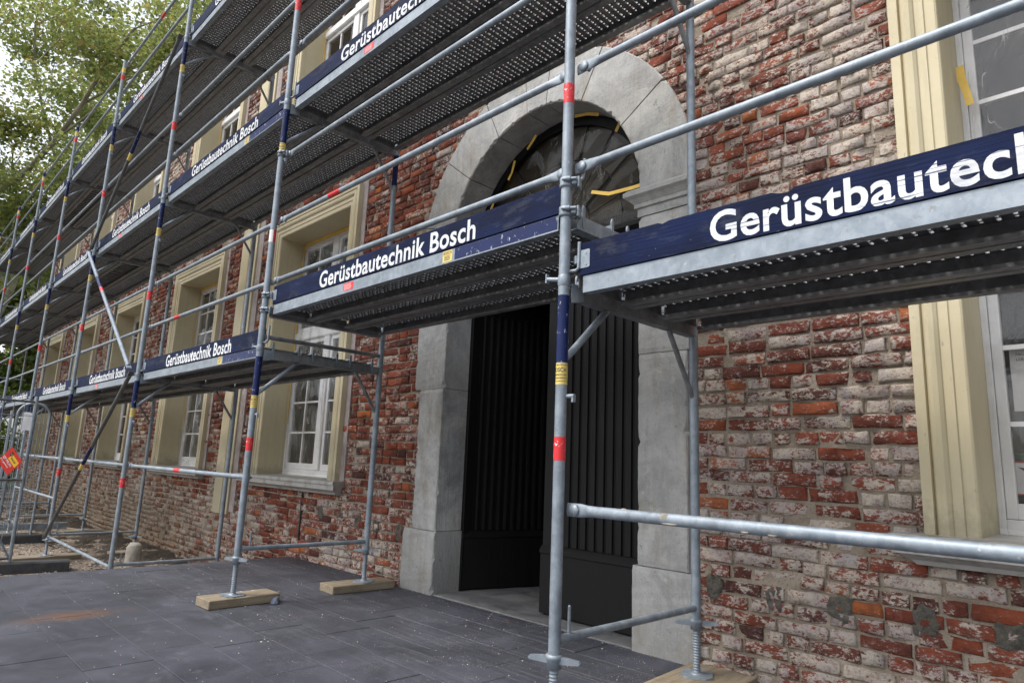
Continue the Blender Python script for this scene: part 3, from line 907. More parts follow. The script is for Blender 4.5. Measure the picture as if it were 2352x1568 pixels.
# --- windows
AP = [(0, YM + .015), (0, 1.352), (.042, 1.352), (.046, 1.372), (.05, 1.366), (.058, 1.354), (.075, 1.346), (.095, 1.350), (.108, 1.362), (.112, 1.371), (.150, 1.371), (.154, 1.380), (.196, 1.380), (.204, 1.386), (.207, 1.40), (.215, 1.73)]
def window_meshes():
    W2, zb, zt = W_HALF, W_BOT, W_TOP
    # architrave with mitred corners and splayed reveal (local x about axis, z from floor, y absolute)
    vs = []; n = len(AP)
    path = [(-1, zb - .022), (-1, None), (1, None), (1, zb - .022)]
    for sx, z in path:
        for w, y in AP: vs.append((sx * (W2 - w), y, (zt - w) if z is None else z))
    fs = []
    for k in range(3):
        for i in range(n - 1):
            fs.append((k*n + i, (k+1)*n + i, (k+1)*n + i + 1, k*n + i + 1))
    arch = MB().add(vs, fs).mesh('architrave', 'cream_paint')
    prof = [(1.75, zb - .005), (1.275, zb - .015), (1.268, zb - .02), (1.268, zb - .048), (1.285, zb - .052), (1.285, zb - .098), (1.30, zb - .102), (1.315, zb - .112), (1.34, zb - .125), (1.355, zb - .145), (1.375, zb - .148), (1.42, zb - .15), (1.75, zb - .15)]
    # sill narrowed at its lower mouldings
    mb = MB(); n2 = len(prof); vs = []
    for sx in (-1, 1):
        for y, z in prof:
            ins = max(0, (1.36 - max(1.268, y))) if y < 1.5 else .03
            vs.append((sx * (W2 + .035 + min(.09, ins)), y, z))
    mb.add(vs, [(i, n2 + i, n2 + (i+1) % n2, (i+1) % n2) for i in range(n2)] + [tuple(range(n2)), tuple(range(2*n2 - 1, n2 - 1, -1))])
    sill = mb.mesh('sill', 'sill_paint')
    iw = W2 - .212; y0, y1 = 1.70, 1.76
    fr = MB()
    ztr = 2.66                                      # transom
    fr.box((-iw, y0, zb - .01), (-iw + .03, y1, zt - .21), .004).box((iw - .03, y0, zb - .01), (iw, y1, zt - .21), .004)
    fr.box((-iw + .03, y0, zt - .285), (iw - .03, y1, zt - .21), .004).box((-iw + .03, y0, zb - .01), (iw - .03, y1, zb + .06), .004)
    fr.box((-iw + .03, y0 - .03, ztr - .05), (iw - .03, y1, ztr + .05), .012)
    fr.box((-.06, y0 - .012, zb + .06), (.06, y1, ztr - .05), .006).box((-.05, y0, ztr + .05), (.05, y1, zt - .285), .004)
    panes = []
    for sx in (-1, 1):
        for (z0, z1, nr, s0) in ((zb + .06, ztr - .05, 4, .05), (ztr + .05, zt - .285, 3, .04)):
            xa, xb = .06, iw - .03
            if z0 > 2: xa = .05
            # casement stiles
            X = lambda a, b: tuple(sorted((sx * a, sx * b)))
            for a, b in ((xa + .002, xa + .047), (xb - .045, xb - .002)):
                p, q = X(a, b); fr.box((p, y0 + .01, z0 + .002), (q, y1 - .008, z1 - .002), .003)
            p, q = X(xa + .047, xb - .045)
            fr.box((p, y0 + .01, z0 + .002), (q, y1 - .008, z0 + s0 + .022), .003).box((p, y0 + .01, z1 - s0), (q, y1 - .008, z1 - .002), .003)
            zz0, zz1 = z0 + s0 + .022, z1 - s0
            xm = (p + q) / 2
            fr.box((xm - .011, y0 + .016, zz0), (xm + .011, y1 - .015, zz1))
            for r in range(1, nr):
                z = zz0 + (zz1 - zz0) * r / nr
                fr.box((p, y0 + .018, z - .011), (xm - .011, y1 - .016, z + .011)).box((xm + .011, y0 + .018, z - .011), (q, y1 - .016, z + .011))
            for ca, cb in ((p, xm), (xm, q)):
                for r in range(nr):
                    panes.append((ca, cb, zz0 + (zz1 - zz0) * r / nr, zz0 + (zz1 - zz0) * (r + 1) / nr))
    frame = fr.mesh('window', 'white_paint')
    pm = {}
    plist = []
    for a, b, z0, z1 in panes:
        key = (round(b - a, 4), round(z1 - z0, 4))
        if key not in pm:
            pm[key] = MB().box((-(b-a)/2 + .002, -.002, -(z1-z0)/2 + .002), ((b-a)/2 - .002, .002, (z1-z0)/2 - .002)).mesh('pane', 'window_glass')
        plist.append((pm[key], ((a + b) / 2, y0 + .03, (z0 + z1) / 2)))
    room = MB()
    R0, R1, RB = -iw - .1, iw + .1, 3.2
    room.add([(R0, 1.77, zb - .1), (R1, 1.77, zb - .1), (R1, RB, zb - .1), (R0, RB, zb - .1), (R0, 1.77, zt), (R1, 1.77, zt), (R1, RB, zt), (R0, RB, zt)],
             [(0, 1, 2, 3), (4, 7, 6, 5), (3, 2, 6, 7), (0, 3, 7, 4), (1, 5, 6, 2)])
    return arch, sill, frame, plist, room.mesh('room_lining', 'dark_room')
ARCH, SILL, FRAME, PANES, ROOM = window_meshes()
plast = [MB().box((-W_HALF - .11, 1.400, W_BOT - .02), (-W_HALF + .0, YM + .02, W_TOP + .02)).mesh('plaster_edge', 'plaster'), MB().box((W_HALF, 1.402, W_BOT - .02), (W_HALF + .09, YM + .02, W_TOP + .02)).mesh('plaster_edge', 'plaster')]
def window(x, up):
    w = bpart(link('window', FRAME, None, (x, 0, up)))
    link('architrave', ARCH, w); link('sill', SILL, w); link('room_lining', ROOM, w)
    for me, loc in PANES: link('pane', me, w, loc)
    if x < 0:
        for me in plast: link('plaster_edge', me, w)
    return w
for x in WX: window(x, 0)
for x in WX[1:]: window(x, UOFF)

# --- plastic sheeting, tape and notices in the windows
def film(name, label, xa, xb, za, zb, y, seed, sag=.02, group='plastic sheets over the windows'):
    r = np.random.default_rng(seed)
    nx, nz = 46, 70
    U, V = np.meshgrid(np.linspace(0, 1, nx), np.linspace(0, 1, nz))
    Y = np.zeros(U.shape)
    for _ in range(16):
        a = r.uniform(-.9, .9); k = r.uniform(6, 34); ph = r.uniform(0, 6.28)
        Y += np.sin((U * math.cos(a) + V * math.sin(a) * .8) * k + ph + 1.5 * np.sin(V * r.uniform(2, 6) + ph)) / k
    Y = Y * sag * 4
    edge = np.minimum(np.minimum(U, 1 - U), np.minimum(V, 1 - V))
    Y *= np.clip(edge * 6, .15, 1)
    X = xa + U * (xb - xa) + .006 * np.sin(V * 19 + seed); Z = za + V * (zb - za) + .008 * np.sin(U * 13 + seed)
    P = np.stack([X, y - .012 - np.abs(Y), Z], -1).reshape(-1, 3)
    f = [(j*nx + i, j*nx + i + 1, (j+1)*nx + i + 1, (j+1)*nx + i) for j in range(nz - 1) for i in range(nx - 1)]
    o = link(name, np_mesh(name, P, np.array(f), 4, 'plastic_film', True))
    return tag(o, label, 'plastic sheet', group)
iw = W_HALF - .214
film('plastic_sheet', 'clear plastic sheet taped over the window with paper notices', WX[0] - iw, WX[0] + iw, 1.02, 3.86, 1.685, 3, .03)
film('plastic_sheet', 'creased clear plastic sheet over the window next to the doorway', WX[1] - iw + .04, WX[1] + iw, 1.02, 3.80, 1.66, 5, .035)
film('plastic_sheet', 'bulging clear plastic sheet over the second window past the doorway', WX[2] - iw + .05, WX[2] + iw, 1.02, 3.70, 1.66, 8, .04)
# fanlight sheet, half round and hanging loose
nx, nz = 60, 36; vs = []
for j in range(nz):
    for i in range(nx):
        u = i / (nx - 1); a = math.pi * u
        t_ = j / (nz - 1)
        r = (.10 + .80 * t_)
        x = DX + .06 + r * math.cos(a) * .93; z = 2.86 + r * math.sin(a) * 1.12
        yy = 1.645 - .018 * abs(math.sin(a * 7 + t_ * 3) * math.sin(t_ * 3 + a * 2)) - .003 * math.sin(a * 27 + t_ * 4)
        vs.append((x, yy, z))
f = [(j*nx + i, (j+1)*nx + i, (j+1)*nx + i + 1, j*nx + i + 1) for j in range(nz - 1) for i in range(nx - 1)]
tag(link('plastic_sheet', np_mesh('plastic_sheet', np.array(vs), np.array(f), 4, 'fan_film', True)), 'loose crumpled plastic sheet hung in the round fanlight over the door', 'plastic sheet', 'plastic sheets over the windows')
def tape(label, pts, w, y, out=.0):
    mb = MB()
    pts = [Vector((p[0], 0, p[1])) for p in pts]
    vs = []
    for i, p in enumerate(pts):
        d = (pts[min(i + 1, len(pts) - 1)] - pts[max(i - 1, 0)]).normalized(); nrm = Vector((-d.z, 0, d.x))
        for s_ in (-1, 1):
            q = p + nrm * (w / 2 * s_ * (1 + rng.uniform(-.15, .15))); vs.append((q.x, y + rng.uniform(-.003, .003), q.z))
    k = len(vs)
    vs += [(a, b + .0012, c) for a, b, c in vs]
    fs = []
    for i in range(len(pts) - 1):
        fs += [(2*i, 2*i+1, 2*i+3, 2*i+2), (k+2*i, k+2*i+2, k+2*i+3, k+2*i+1), (2*i, 2*i+2, k+2*i+2, k+2*i), (2*i+1, k+2*i+1, k+2*i+3, 2*i+3)]
    return tag(mb.add(vs, fs).build('masking_tape', 'masking_tape'), label, 'tape', 'strips of yellow masking tape')
def tape_frame(x, label, zt=3.86, zb=1.6, side=-1, up=0):
    e = iw - .012
    pts = [(x - e, up + zb + (zt - zb) * i / 12) for i in range(13)] + [(x - e + .06 + (2 * e - .06) * i / 10, up + zt - .0) for i in range(11)]
    tape(label, pts, .042, 1.688)
tape_frame(WX[1], 'yellow masking tape round the window next to the doorway')
tape_frame(WX[2], 'yellow masking tape round the second window past the doorway')
tape_frame(WX[1], 'yellow masking tape round the upper window next to the doorway bay', zb=1.2, up=UOFF)
tape_frame(WX[2], 'yellow masking tape round the second upper window past the doorway', zb=1.2, up=UOFF)
tape('short slanted piece of yellow tape on the notice window frame', [(1.195, 3.27), (1.20, 3.2), (1.215, 3.12), (1.225, 3.05)], .035, 1.60)
for i, (lab, pts) in enumerate([('yellow tape strip holding the fanlight sheet beside the impost', [(-1.16, 3.26), (-.98, 3.2), (-.8, 3.175), (-.62, 3.19)]),
        ('short yellow tape strip at the arch crown of the fanlight', [(-1.33, 3.93), (-1.2, 3.9), (-1.1, 3.86)]),
        ('small yellow tape scrap low in the fanlight curve', [(-2.30, 3.38), (-2.26, 3.46), (-2.2, 3.52)]),
        ('small folded yellow tape scrap halfway up the fanlight curve', [(-2.08, 3.62), (-2.03, 3.68), (-1.99, 3.78)]),
        ('small yellow tape scrap near the fanlight top', [(-1.86, 3.83), (-1.8, 3.86), (-1.76, 3.92)]),
        ('yellow tape strip on the upper right curve of the fanlight', [(-.93, 3.66), (-.9, 3.75), (-.86, 3.8)])]):
    tape(lab, [(a + rng.uniform(-.012, .012), b + rng.uniform(-.012, .012)) for a, b in pts], .026, 1.60)
# notices behind the glass of the near window
nt = thing('notice', 'printed white paper notice taped inside the window glass', 'notice', (1.45, 1.748, 1.70))
MB().box((-.19, 0, -.15), (.19, .002, .155)).build('sheet', 'paper', nt)
for body, mat_, x, z, h in (('Neuerscheinungen', 'ink', -.165, .105, .016), ('LEBENSRÄUME', 'ink', -.165, .083, .016), ('Subentia', 'red_print', -.14, -.095, .011)):
    o = link('print', remap(text_mesh('print', body, mat_, height=h), lambda c: Vector((c.x, 0, c.y))), nt, (x, -.0012, z))
MB().box((-.12, -.0012, -.05), (.06, -.0004, .06)).build('picture_border', 'white_paint', nt)
MB().box((-.075, -.0022, -.02), (.02, -.0016, .03)).build('picture', 'ink_blue', nt)
mb = MB()
for i in range(7): mb.box((-.14, -.0012, -.062 - .006 * i), (.02, -.0006, -.060 - .006 * i))
for i in range(5): mb.box((-.14, -.0012, -.107 - .006 * i), (.02, -.0006, -.105 - .006 * i))
mb.build('text_lines', 'ink', nt)
ws = thing('camera_sign', 'grey camera surveillance sign with a red border low in the window', 'sign', (1.42, 1.748, 1.245))
MB().box((-.2, 0, -.075), (.2, .002, .075)).build('border', 'red_print', ws)
MB().box((-.194, -.001, -.069), (.194, -.0004, .069)).build('face', 'paper', ws)
mb = MB(); mb.prism([(-.17, .05), (-.06, .035), (-.06, .0), (-.12, -.005), (-.14, .03)], -.0018, -.0012, 'y'); mb.box((-.125, -.0018, -.02), (-.05, -.0012, .025)); mb.build('camera_symbol', 'ink', ws)
o = link('print', remap(text_mesh('print', 'Gelände', 'ink', height=.014), lambda c: Vector((c.x, 0, c.y))), ws, (-.14, -.002, -.055))
tag(MB().path([(1.235, 1.82, 1.36), (1.30, 1.83, 1.33), (1.42, 1.85, 1.31), (1.6, 1.86, 1.30)], [.012, .02, .02, .012], 8).build('watering_can_spout', 'green_plastic'), 'green plastic spout standing behind the notice window glass', 'spout')

# ================================================================== THE SCAFFOLD
TR = .02415
FWD = 1.06
STD = {-1: 'beyond the notice window', 0: 'on the notice window side of the doorway', 1: 'on the far side of the doorway',
       2: 'at the near end of the zigzag braces', 3: 'at the far end of the zigzag braces', 4: 'one bay beyond the zigzag braces',
       5: 'two bays beyond the zigzag braces', 6: 'three bays beyond the zigzag braces', 7: 'at the far building corner'}
BAY = {0: 'in the bay by the notice window', 1: 'in the bay spanning the doorway', 2: 'in the bay next to the doorway',
       3: 'in the bay with zigzag braces', 4: 'in the first bay beyond the zigzag', 5: 'in the second bay beyond the zigzag',
       6: 'in the third bay beyond the zigzag', 7: 'in the last bay at the building corner'}
LIFT = {1: 'bottom', 2: 'middle', 3: 'upper'}

def bent(me, r, a0):
    return remap(me, lambda c: Vector((r * math.sin(a0 + c.x / r), -r * math.cos(a0 + c.x / r), c.y)))
def sleeve(r, z0, z1, n=20, a0=0, a1=2 * math.pi):
    mb = MB(); full = a1 - a0 > 6.28
    vs = [(r * math.sin(a0 + (a1 - a0) * i / n), -r * math.cos(a0 + (a1 - a0) * i / n), z) for z in (z0, z1) for i in range(n + 1)]
    return mb.add(vs, [(i, i + 1, n + 2 + i, n + 1 + i) for i in range(n)], True)
# printed labels, wrapped round the tube
LAB_A = R(14)
lab_txt = []
for body, h, w, z in (('GERÜSTBAUTECHNIK', None, .088, .078), ('BOSCH', .019, .066, .051), ('ALDENHOVEN', None, .070, .036), ('Tel. 02464/584479-0', None, .075, .023), ('www.geruestbautechnik-bosch.de', None, .088, .010)):
    me_ = text_mesh('print', body, 'navy_print', width=w, height=h, weight=.018, align='CENTER')
    lab_txt.append(bent(remap(me_, lambda c, z=z: Vector((c.x, c.y + z, 0))), TR + .0011, LAB_A))
def join_meshes(name, meshes, mat):
    mb = MB()
    for me_ in meshes:
        mb.add([tuple(v.co) for v in me_.vertices], [tuple(p.vertices) for p in me_.polygons])
    return mb.mesh(name, mat)
LABTXT = join_meshes('label_print', lab_txt, 'navy_print')
# bird-like swoosh and small print on the red label
mb = MB()
sw = [(-.030, .060), (-.018, .070), (-.004, .066), (.006, .072), (.022, .078), (.012, .064), (.002, .056), (-.012, .058)]
mb.add([(a, b, 0) for a, b in sw], [tuple(range(len(sw)))])
for i in range(4):
    z = .014 + .008 * i; mb.add([(-.028, z, 0), (.03 - .01 * (i % 2), z, 0), (.03 - .01 * (i % 2), z + .0025, 0), (-.028, z + .0025, 0)], [(0, 1, 2, 3)])
for i in range(5):
    z = .040 + .006 * i; mb.add([(.028, z, 0), (.044, z, 0), (.044, z + .002, 0), (.028, z + .002, 0)], [(0, 1, 2, 3)])
me_ = mb.mesh('label_print', 'white_print')
# subdivide horizontally is not needed: short strips; wrap
REDTXT = bent(me_, TR + .0011, R(30))

def frame_meshes(H, base):
    d = {}
    d['outer_standard'] = MB().tube((0, 0, 0), (0, 0, H - .03), TR, 18).lathe([(TR, H - .03), (TR + .003, H - .022), (TR + .003, H + .012), (TR, H + .02)], 18).mesh('outer_standard', 'galvanised')
    d['inner_standard'] = MB().tube((0, FWD, 0), (0, FWD, H - .03), TR, 14).lathe([(TR, H - .03), (TR + .003, H - .022), (TR + .003, H + .012), (TR, H + .02)], 14, (0, FWD, 0)).mesh('inner_standard', 'galvanised')
    mb = MB()
    prof = [(-.026, H - .018), (-.026, H - .078), (.026, H - .078), (.026, H - .018), (.022, H - .018), (.022, H - .074), (-.022, H - .074), (-.022, H - .018)]
    mb.prism(prof, .022, FWD - .022, 'y')
    d['transom'] = mb.mesh('transom', 'transom_steel')
    for nm_, xa, xb in (('gusset_a', -.029, -.0262), ('gusset_b', .0262, .029)):
        d[nm_] = MB().prism([(.02, H - .10), (.10, H - .082), (.10, H - .015), (.02, H - .015)], xa, xb).mesh('gusset', 'galvanised')
    d['strut_out'] = MB().path([(0, .015, H - .345), (0, .06, H - .305), (0, .285, H - .095), (0, .315, H - .075)], [.013, .016, .016, .012], 10).mesh('strut', 'galvanised')
    d['strut_in'] = MB().path([(0, FWD - .015, H - .40), (0, FWD - .05, H - .35), (0, FWD - .225, H - .1), (0, FWD - .245, H - .075)], [.012, .014, .014, .012], 10).mesh('strut', 'transom_steel')
    if base:
        d['base_rail'] = MB().tube((0, .02, .05), (0, FWD - .02, .05), .0168, 12).mesh('base_rail', 'galvanised')
        d['pin'] = MB().tube((0, .085, .05), (0, .085, .165), .0065, 8).lathe([(.0065, .165), (.004, .17), (0, .171)], 8, (0, .085, 0)).mesh('pin', 'galvanised')
    d['locking_pin'] = MB().tube((-.02, -.012, H + .002), (-.075, -.022, H + .01), .010, 8).box((-.082, -.030, H - .006), (-.075, -.014, H + .034)).mesh('locking_pin', 'galvanised')
    d['toe_pin'] = MB().path([(.015, .012, H + .038), (.045, .022, H + .038), (.058, .028, H + .05), (.058, .028, H + .165)], .0085, 8).mesh('toe_pin', 'galvanised')
    d['side_pin'] = MB().tube((.02, .01, H - .50), (.062, .012, H - .50), .0095, 8).box((.052, .004, H - .525), (.062, .02, H - .50)).mesh('side_pin', 'galvanised')
    d['blue_band'] = sleeve(TR + .0005, H - .36, H - .07).mesh('blue_band', 'blue_band')
    d['yellow_label'] = sleeve(TR + .0007, H - .452, H - .362).mesh('yellow_label', 'yellow_label')
    zr = H - .762 if H < 1.8 else H - 1.18
    d['red_label'] = sleeve(TR + .0007, zr, zr + .095).mesh('red_label', 'red_label')
    d['_zr'] = zr; d['_H'] = H
    return d
F15 = frame_meshes(1.5, True); F20B = frame_meshes(2.0, True); F20 = frame_meshes(2.0, False)
IB = sleeve(TR + .0005, 1.64, 1.93).mesh('blue_band', 'blue_band')
def frame(k, zb, lib, lift):
    t = thing('scaffold_frame', f'galvanised {LIFT[lift]} lift scaffold frame {STD[k]}', 'scaffold frame', (-3.0 * k, 0, zb), 0, 'scaffold frames')
    for nm in ('outer_standard', 'inner_standard', 'transom', 'gusset_a', 'gusset_b', 'strut_out', 'strut_in', 'base_rail', 'pin', 'locking_pin', 'toe_pin', 'side_pin', 'blue_band', 'yellow_label', 'red_label'):
        if nm in lib: 
            o = link(nm.split('_')[0] if nm.startswith(('strut', 'gusset')) else nm, lib[nm], t)
            if nm == 'yellow_label': link('label_print', LABTXT, o, (0, 0, lib['_H'] - .452))
            if nm == 'red_label': link('label_print', REDTXT, o, (0, 0, lib['_zr']))
    if lift == 2 and k == 1:               # this label has bleached to white
        link('white_label', sleeve(TR + .0009, lib['_zr'] - .002, lib['_zr'] + .097, 14, R(-100), R(75)).mesh('white_label', 'white_print'), t)
    if lift == 2 and k == 1:          # blue marking on the inner leg as well
        link('blue_band', IB, t, (0, FWD, 0))
    return t
for k in range(-1, 8):
    if k <= 1: frame(k, .5, F15, 1)
    else: frame(k, 0.0, F20B, 1)
    if k >= 0: frame(k, 2.0, F20, 2)
    if k >= 1: frame(k, 4.0, F20, 3)
POST = MB().tube((0, 0, .0), (0, 0, 1.0), TR, 14).mesh('standard', 'galvanised')
PB = sleeve(TR + .0005, .90, .985).mesh('blue_band', 'blue_band'); PY = sleeve(TR + .0007, .80, .88).mesh('yellow_label', 'yellow_label'); PR = sleeve(TR + .0007, .68, .76).mesh('red_label', 'red_label')
for k in range(1, 8):
    t = thing('guard_post', f'top guard rail post standing {STD[k]}', 'guard post', (-3.0 * k, 0, 6.021), 0, 'guard rail posts on the top deck')
    link('standard', POST, t)
    if k >= 4: link('blue_band', PB, t)
    link('yellow_label', PY, t); link('red_label', PR, t)

# --- screw jacks and their pads
zz = []; N = 26
for i in range(N):
    z = .012 + i * .0128; zz += [(.0145, z), (.0185, z + .004), (.0185, z + .0075), (.0145, z + .0115)]
SPIN = MB().lathe(zz + [(.0145, .40)], 14).mesh('spindle', 'galvanised')
PLATE = MB().prism([(-.075, -.045), (-.045, -.075), (.045, -.075), (.075, -.045), (.075, .045), (.045, .075), (-.045, .075), (-.075, .045)], 0, .008, 'z').lathe([(.032, .008), (.028, .013), (.019, .016)], 14).mesh('base_plate', 'galvanised')
nut = MB().lathe([(.022, -.052), (.0285, -.052), (.0285, -.02), (.032, -.016), (.032, 0), (.022, 0)], 16)
for s_ in (-1, 1):
    nut.prism([(s_*.026, -.034), (s_*.10, -.028), (s_*.106, -.022), (s_*.10, -.014), (s_*.026, -.006)], -.011, .011, 'y')
NUT = nut.mesh('wing_nut', 'galvanised')
def jack(k, inner, zplate, znut, rot, pad=None):
    who = ('inner' if inner else 'outer') + ' leg ' + STD[k]
    y = FWD if inner else 0
    t = thing('base_jack', f'threaded jack under the {who}', 'screw jack', (-3.0*k, y, zplate), 0, 'screw jacks under the frames')
    link('base_plate', PLATE, t).rotation_euler = (0, 0, rot)
    link('spindle', SPIN, t); o = link('wing_nut', NUT, t, (0, 0, znut - zplate)); o.rotation_euler = (0, 0, rot + .2)
    return t
def pad(k, inner, cx, cy, lx, ly, z0, z1, rot, mat='timber'):
    who = ('inner' if inner else 'outer') + ' jack ' + STD[k]
    mb = MB(); hx, hy = lx/2, ly/2
    mb.box((-hx, -hy, 0), (hx, hy, z1 - z0), .004)
    o = mb.build('timber_pad', mat); o.location = (cx, cy, z0); o.rotation_euler = (0, 0, rot)
    return tag(o, f'short timber plank pad under the {who}', 'timber pad', 'timber pads under the jacks')
for k in range(-1, 2):
    pad(k, False, -3*k - .02 + .01, .03, .36, .16 if k != 1 else .40, PZ + .001, .236, R(3)) if k != 1 else pad(k, False, -3.02, .055, .215, .51, PZ + .001, .236, R(2))
    jack(k, False, .2365, .5, .2)
    if k == 0: pad(k, True, .05, 1.0, .34, .56, PZ + .001, .236, R(4))
    elif k == 1: pad(k, True, -3.03, 1.03, .22, .56, PZ + .001, .236, R(-2))
    else: pad(k, True, 3.0, 1.05, .34, .4, PZ + .001, .236, 0)
    jack(k, True, .2365, .5, .5)
for k in range(2, 8):
    for inner in (False, True):
        pad(k, inner, -3*k, FWD if inner else .0, .26, .78 if not inner else .6, GZ + .001, GZ + .055, R(rng.uniform(-4, 4)), 'grey_timber')
        jack(k, inner, GZ + .0555, 0.0, rng.uniform(0, 1))
# blue tarp scraps pinched under two pads
for lab, x, y, s_ in (('scrap of blue plastic squashed beside the timber pad far side of doorway', -2.885, .26, .055), ('scrap of blue plastic under the inner timber pad past the doorway', -2.99, .83, .05)):
    mb = MB(); nn = 9
    vs = [(x + s_ * math.cos(i * 6.283 / nn) * rng.uniform(.6, 1.3), y + s_ * .7 * math.sin(i * 6.283 / nn) * rng.uniform(.6, 1.3), PZ + .004) for i in range(nn)]
    vs += [(x + (a - x) * .6 + rng.uniform(-.01, .01), y + (b - y) * .6, PZ + rng.uniform(.02, .045)) for a, b, c in vs]
    mb.add(vs, [(i, (i+1) % nn, nn + (i+1) % nn, nn + i) for i in range(nn)] + [tuple(range(nn, 2*nn))])
    tag(mb.build('tarp_scrap', 'blue_tarp'), lab, 'plastic scrap')

# --- deck planks
PLW, PLL = .316, 2.91
def plank_plate():
    nx, ny = 64, 8
    mx, my = .03, .034
    cx, cy = (PLL - 2*mx) / nx, (PLW - 2*my) / ny
    V = []; F = []; RIM = []
    def quad(a, b, c, d):
        o = len(V); V.extend([a, b, c, d]); F.append((o, o+1, o+2, o+3))
    x0, x1, y0, y1 = -PLL/2, PLL/2, -PLW/2, PLW/2
    quad((x0, y0, 0), (x1, y0, 0), (x1, y0 + my, 0), (x0, y0 + my, 0)); quad((x0, y1 - my, 0), (x1, y1 - my, 0), (x1, y1, 0), (x0, y1, 0))
    quad((x0, y0 + my, 0), (x0 + mx, y0 + my, 0), (x0 + mx, y1 - my, 0), (x0, y1 - my, 0)); quad((x1 - mx, y0 + my, 0), (x1, y0 + my, 0), (x1, y1 - my, 0), (x1 - mx, y1 - my, 0))
    for i in range(nx):
        for j in range(ny):
            a, b = x0 + mx + i*cx, y0 + my + j*cy
            c0, c1 = a + cx/2, b + cy/2
            if (i + j) % 2: hx, hy = .0068, .0068
            else: hx, hy = .0075, cy * .5 * .86
            k = .45
            hole = [(c0 - hx, c1 - hy*(1-k*hx/hy)), (c0 - hx*(1-k), c1 - hy), (c0 + hx*(1-k), c1 - hy), (c0 + hx, c1 - hy*(1-k*hx/hy)),
                    (c0 + hx, c1 + hy*(1-k*hx/hy)), (c0 + hx*(1-k), c1 + hy), (c0 - hx*(1-k), c1 + hy), (c0 - hx, c1 + hy*(1-k*hx/hy))]
            o = len(V)
            V.extend([(a, b, 0), (a + cx, b, 0), (a + cx, b + cy, 0), (a, b + cy, 0)] + [(p, q, 0) for p, q in hole] + [(c0 + (p - c0) * .86, c1 + (q - c1) * .93, -.009) for p, q in hole])
            H = lambda n_: o + 4 + n_
            F.extend([(o, o+1, H(2), H(1)), (o+1, o+2, H(4), H(3)), (o+2, o+3, H(6), H(5)), (o+3, o, H(0), H(7)),
                      (o, H(1), H(0)), (o+1, H(3), H(2)), (o+2, H(5), H(4)), (o+3, H(7), H(6))])
            F.extend([(H(n_), H((n_ + 1) % 8), H(8 + (n_ + 1) % 8), H(8 + n_)) for n_ in range(8)])
            RIM.extend(range(len(F) - 8, len(F)))
    me = bpy.data.meshes.new('plate'); me.from_pydata(V, [], F); me.materials.append(M['deck_steel']); me.materials.append(M['rim_glint_steel'])
    for i in RIM: me.polygons[i].material_index = 1
    me.update()
    return me
PLATE_P = plank_plate()
mb = MB().box((-PLL/2, -PLW/2, -.004), (PLL/2, PLW/2, 0))
for i in range(22):
    x = -PLL/2 + .1 + i * .128; mb.prism([(x, -.0045), (x + .03, -.0045), (x + .038, -.03), (x - .008, -.03)], -PLW/2 + .01, PLW/2 - .01, 'y')
# prism above gives (a=x, b=z) on axis y
PLATE_R = mb.mesh('plate', 'deck_steel')
def rail_mesh(s_):
    y = s_ * PLW/2
    prof = [(y, .0), (y, -.072), (y - s_*.046, -.072), (y - s_*.046, -.056), (y - s_*.043, -.056), (y - s_*.043, -.069), (y - s_*.003, -.069), (y - s_*.003, -.0015)]
    return MB().prism(prof, -PLL/2 + .03, PLL/2 - .03).mesh('side_rail', 'deck_steel')
RAIL_A, RAIL_B = rail_mesh(-1), rail_mesh(1)
RAILF = MB().prism([(-PLW/2, .0), (-PLW/2, -.072), (-PLW/2 + .046, -.072), (-PLW/2 + .046, -.056), (-PLW/2 + .043, -.056), (-PLW/2 + .043, -.069), (-PLW/2 + .003, -.069), (-PLW/2 + .003, -.0015)], -PLL/2 + .03, PLL/2 - .03).mesh('side_rail', 'galvanised')
BLUEEND = MB().box((-.0, -PLW/2 - .0008, -.0645), (.72, -PLW/2 - .0003, -.0012)).mesh('blue_end', 'blue_band')
CAP = []
for s_ in (-1, 1):
    x = s_ * PLL/2; a, b = sorted((x, x - s_*.004)); CAP.append(MB().box((a, -PLW/2 + .006, -.045), (b, PLW/2 - .006, -.002)).mesh('end_cap', 'deck_steel'))
def claw(x, y, s_):
    mb = MB()
    mb.prism([(y - .008, -.055), (y - .005, -.068), (y + .005, -.068), (y + .008, -.055), (y + .008, .02), (y + .004, .036), (y - .004, .036), (y - .008, .02)], x + s_*.066, x + s_*.075)
    a, b = sorted((x - s_*.002, x + s_*.066)); mb.box((a, y - .007, -.008), (b, y + .007, .006))
    return mb
CLAW = {}
for s_ in (-1, 1):
    for y in (-.105, .105):
        CLAW[(s_, y)] = claw(s_ * PLL/2, y * (1 if s_ > 0 else .75), s_).mesh('claw', 'galvanised')
CLIPS = [MB().path([(q, -.1, -.006), (q + .05, -.05, -.034), (q + .08, 0, -.036), (q + .09, .06, -.008)], .003, 5).mesh('wire_clip', 'galvanised') for q in (-.35, .55)]
PN = ['outer edge', 'middle', 'wall side']
DN = {1: 'lower deck', 2: 'middle deck', 3: 'top deck'}
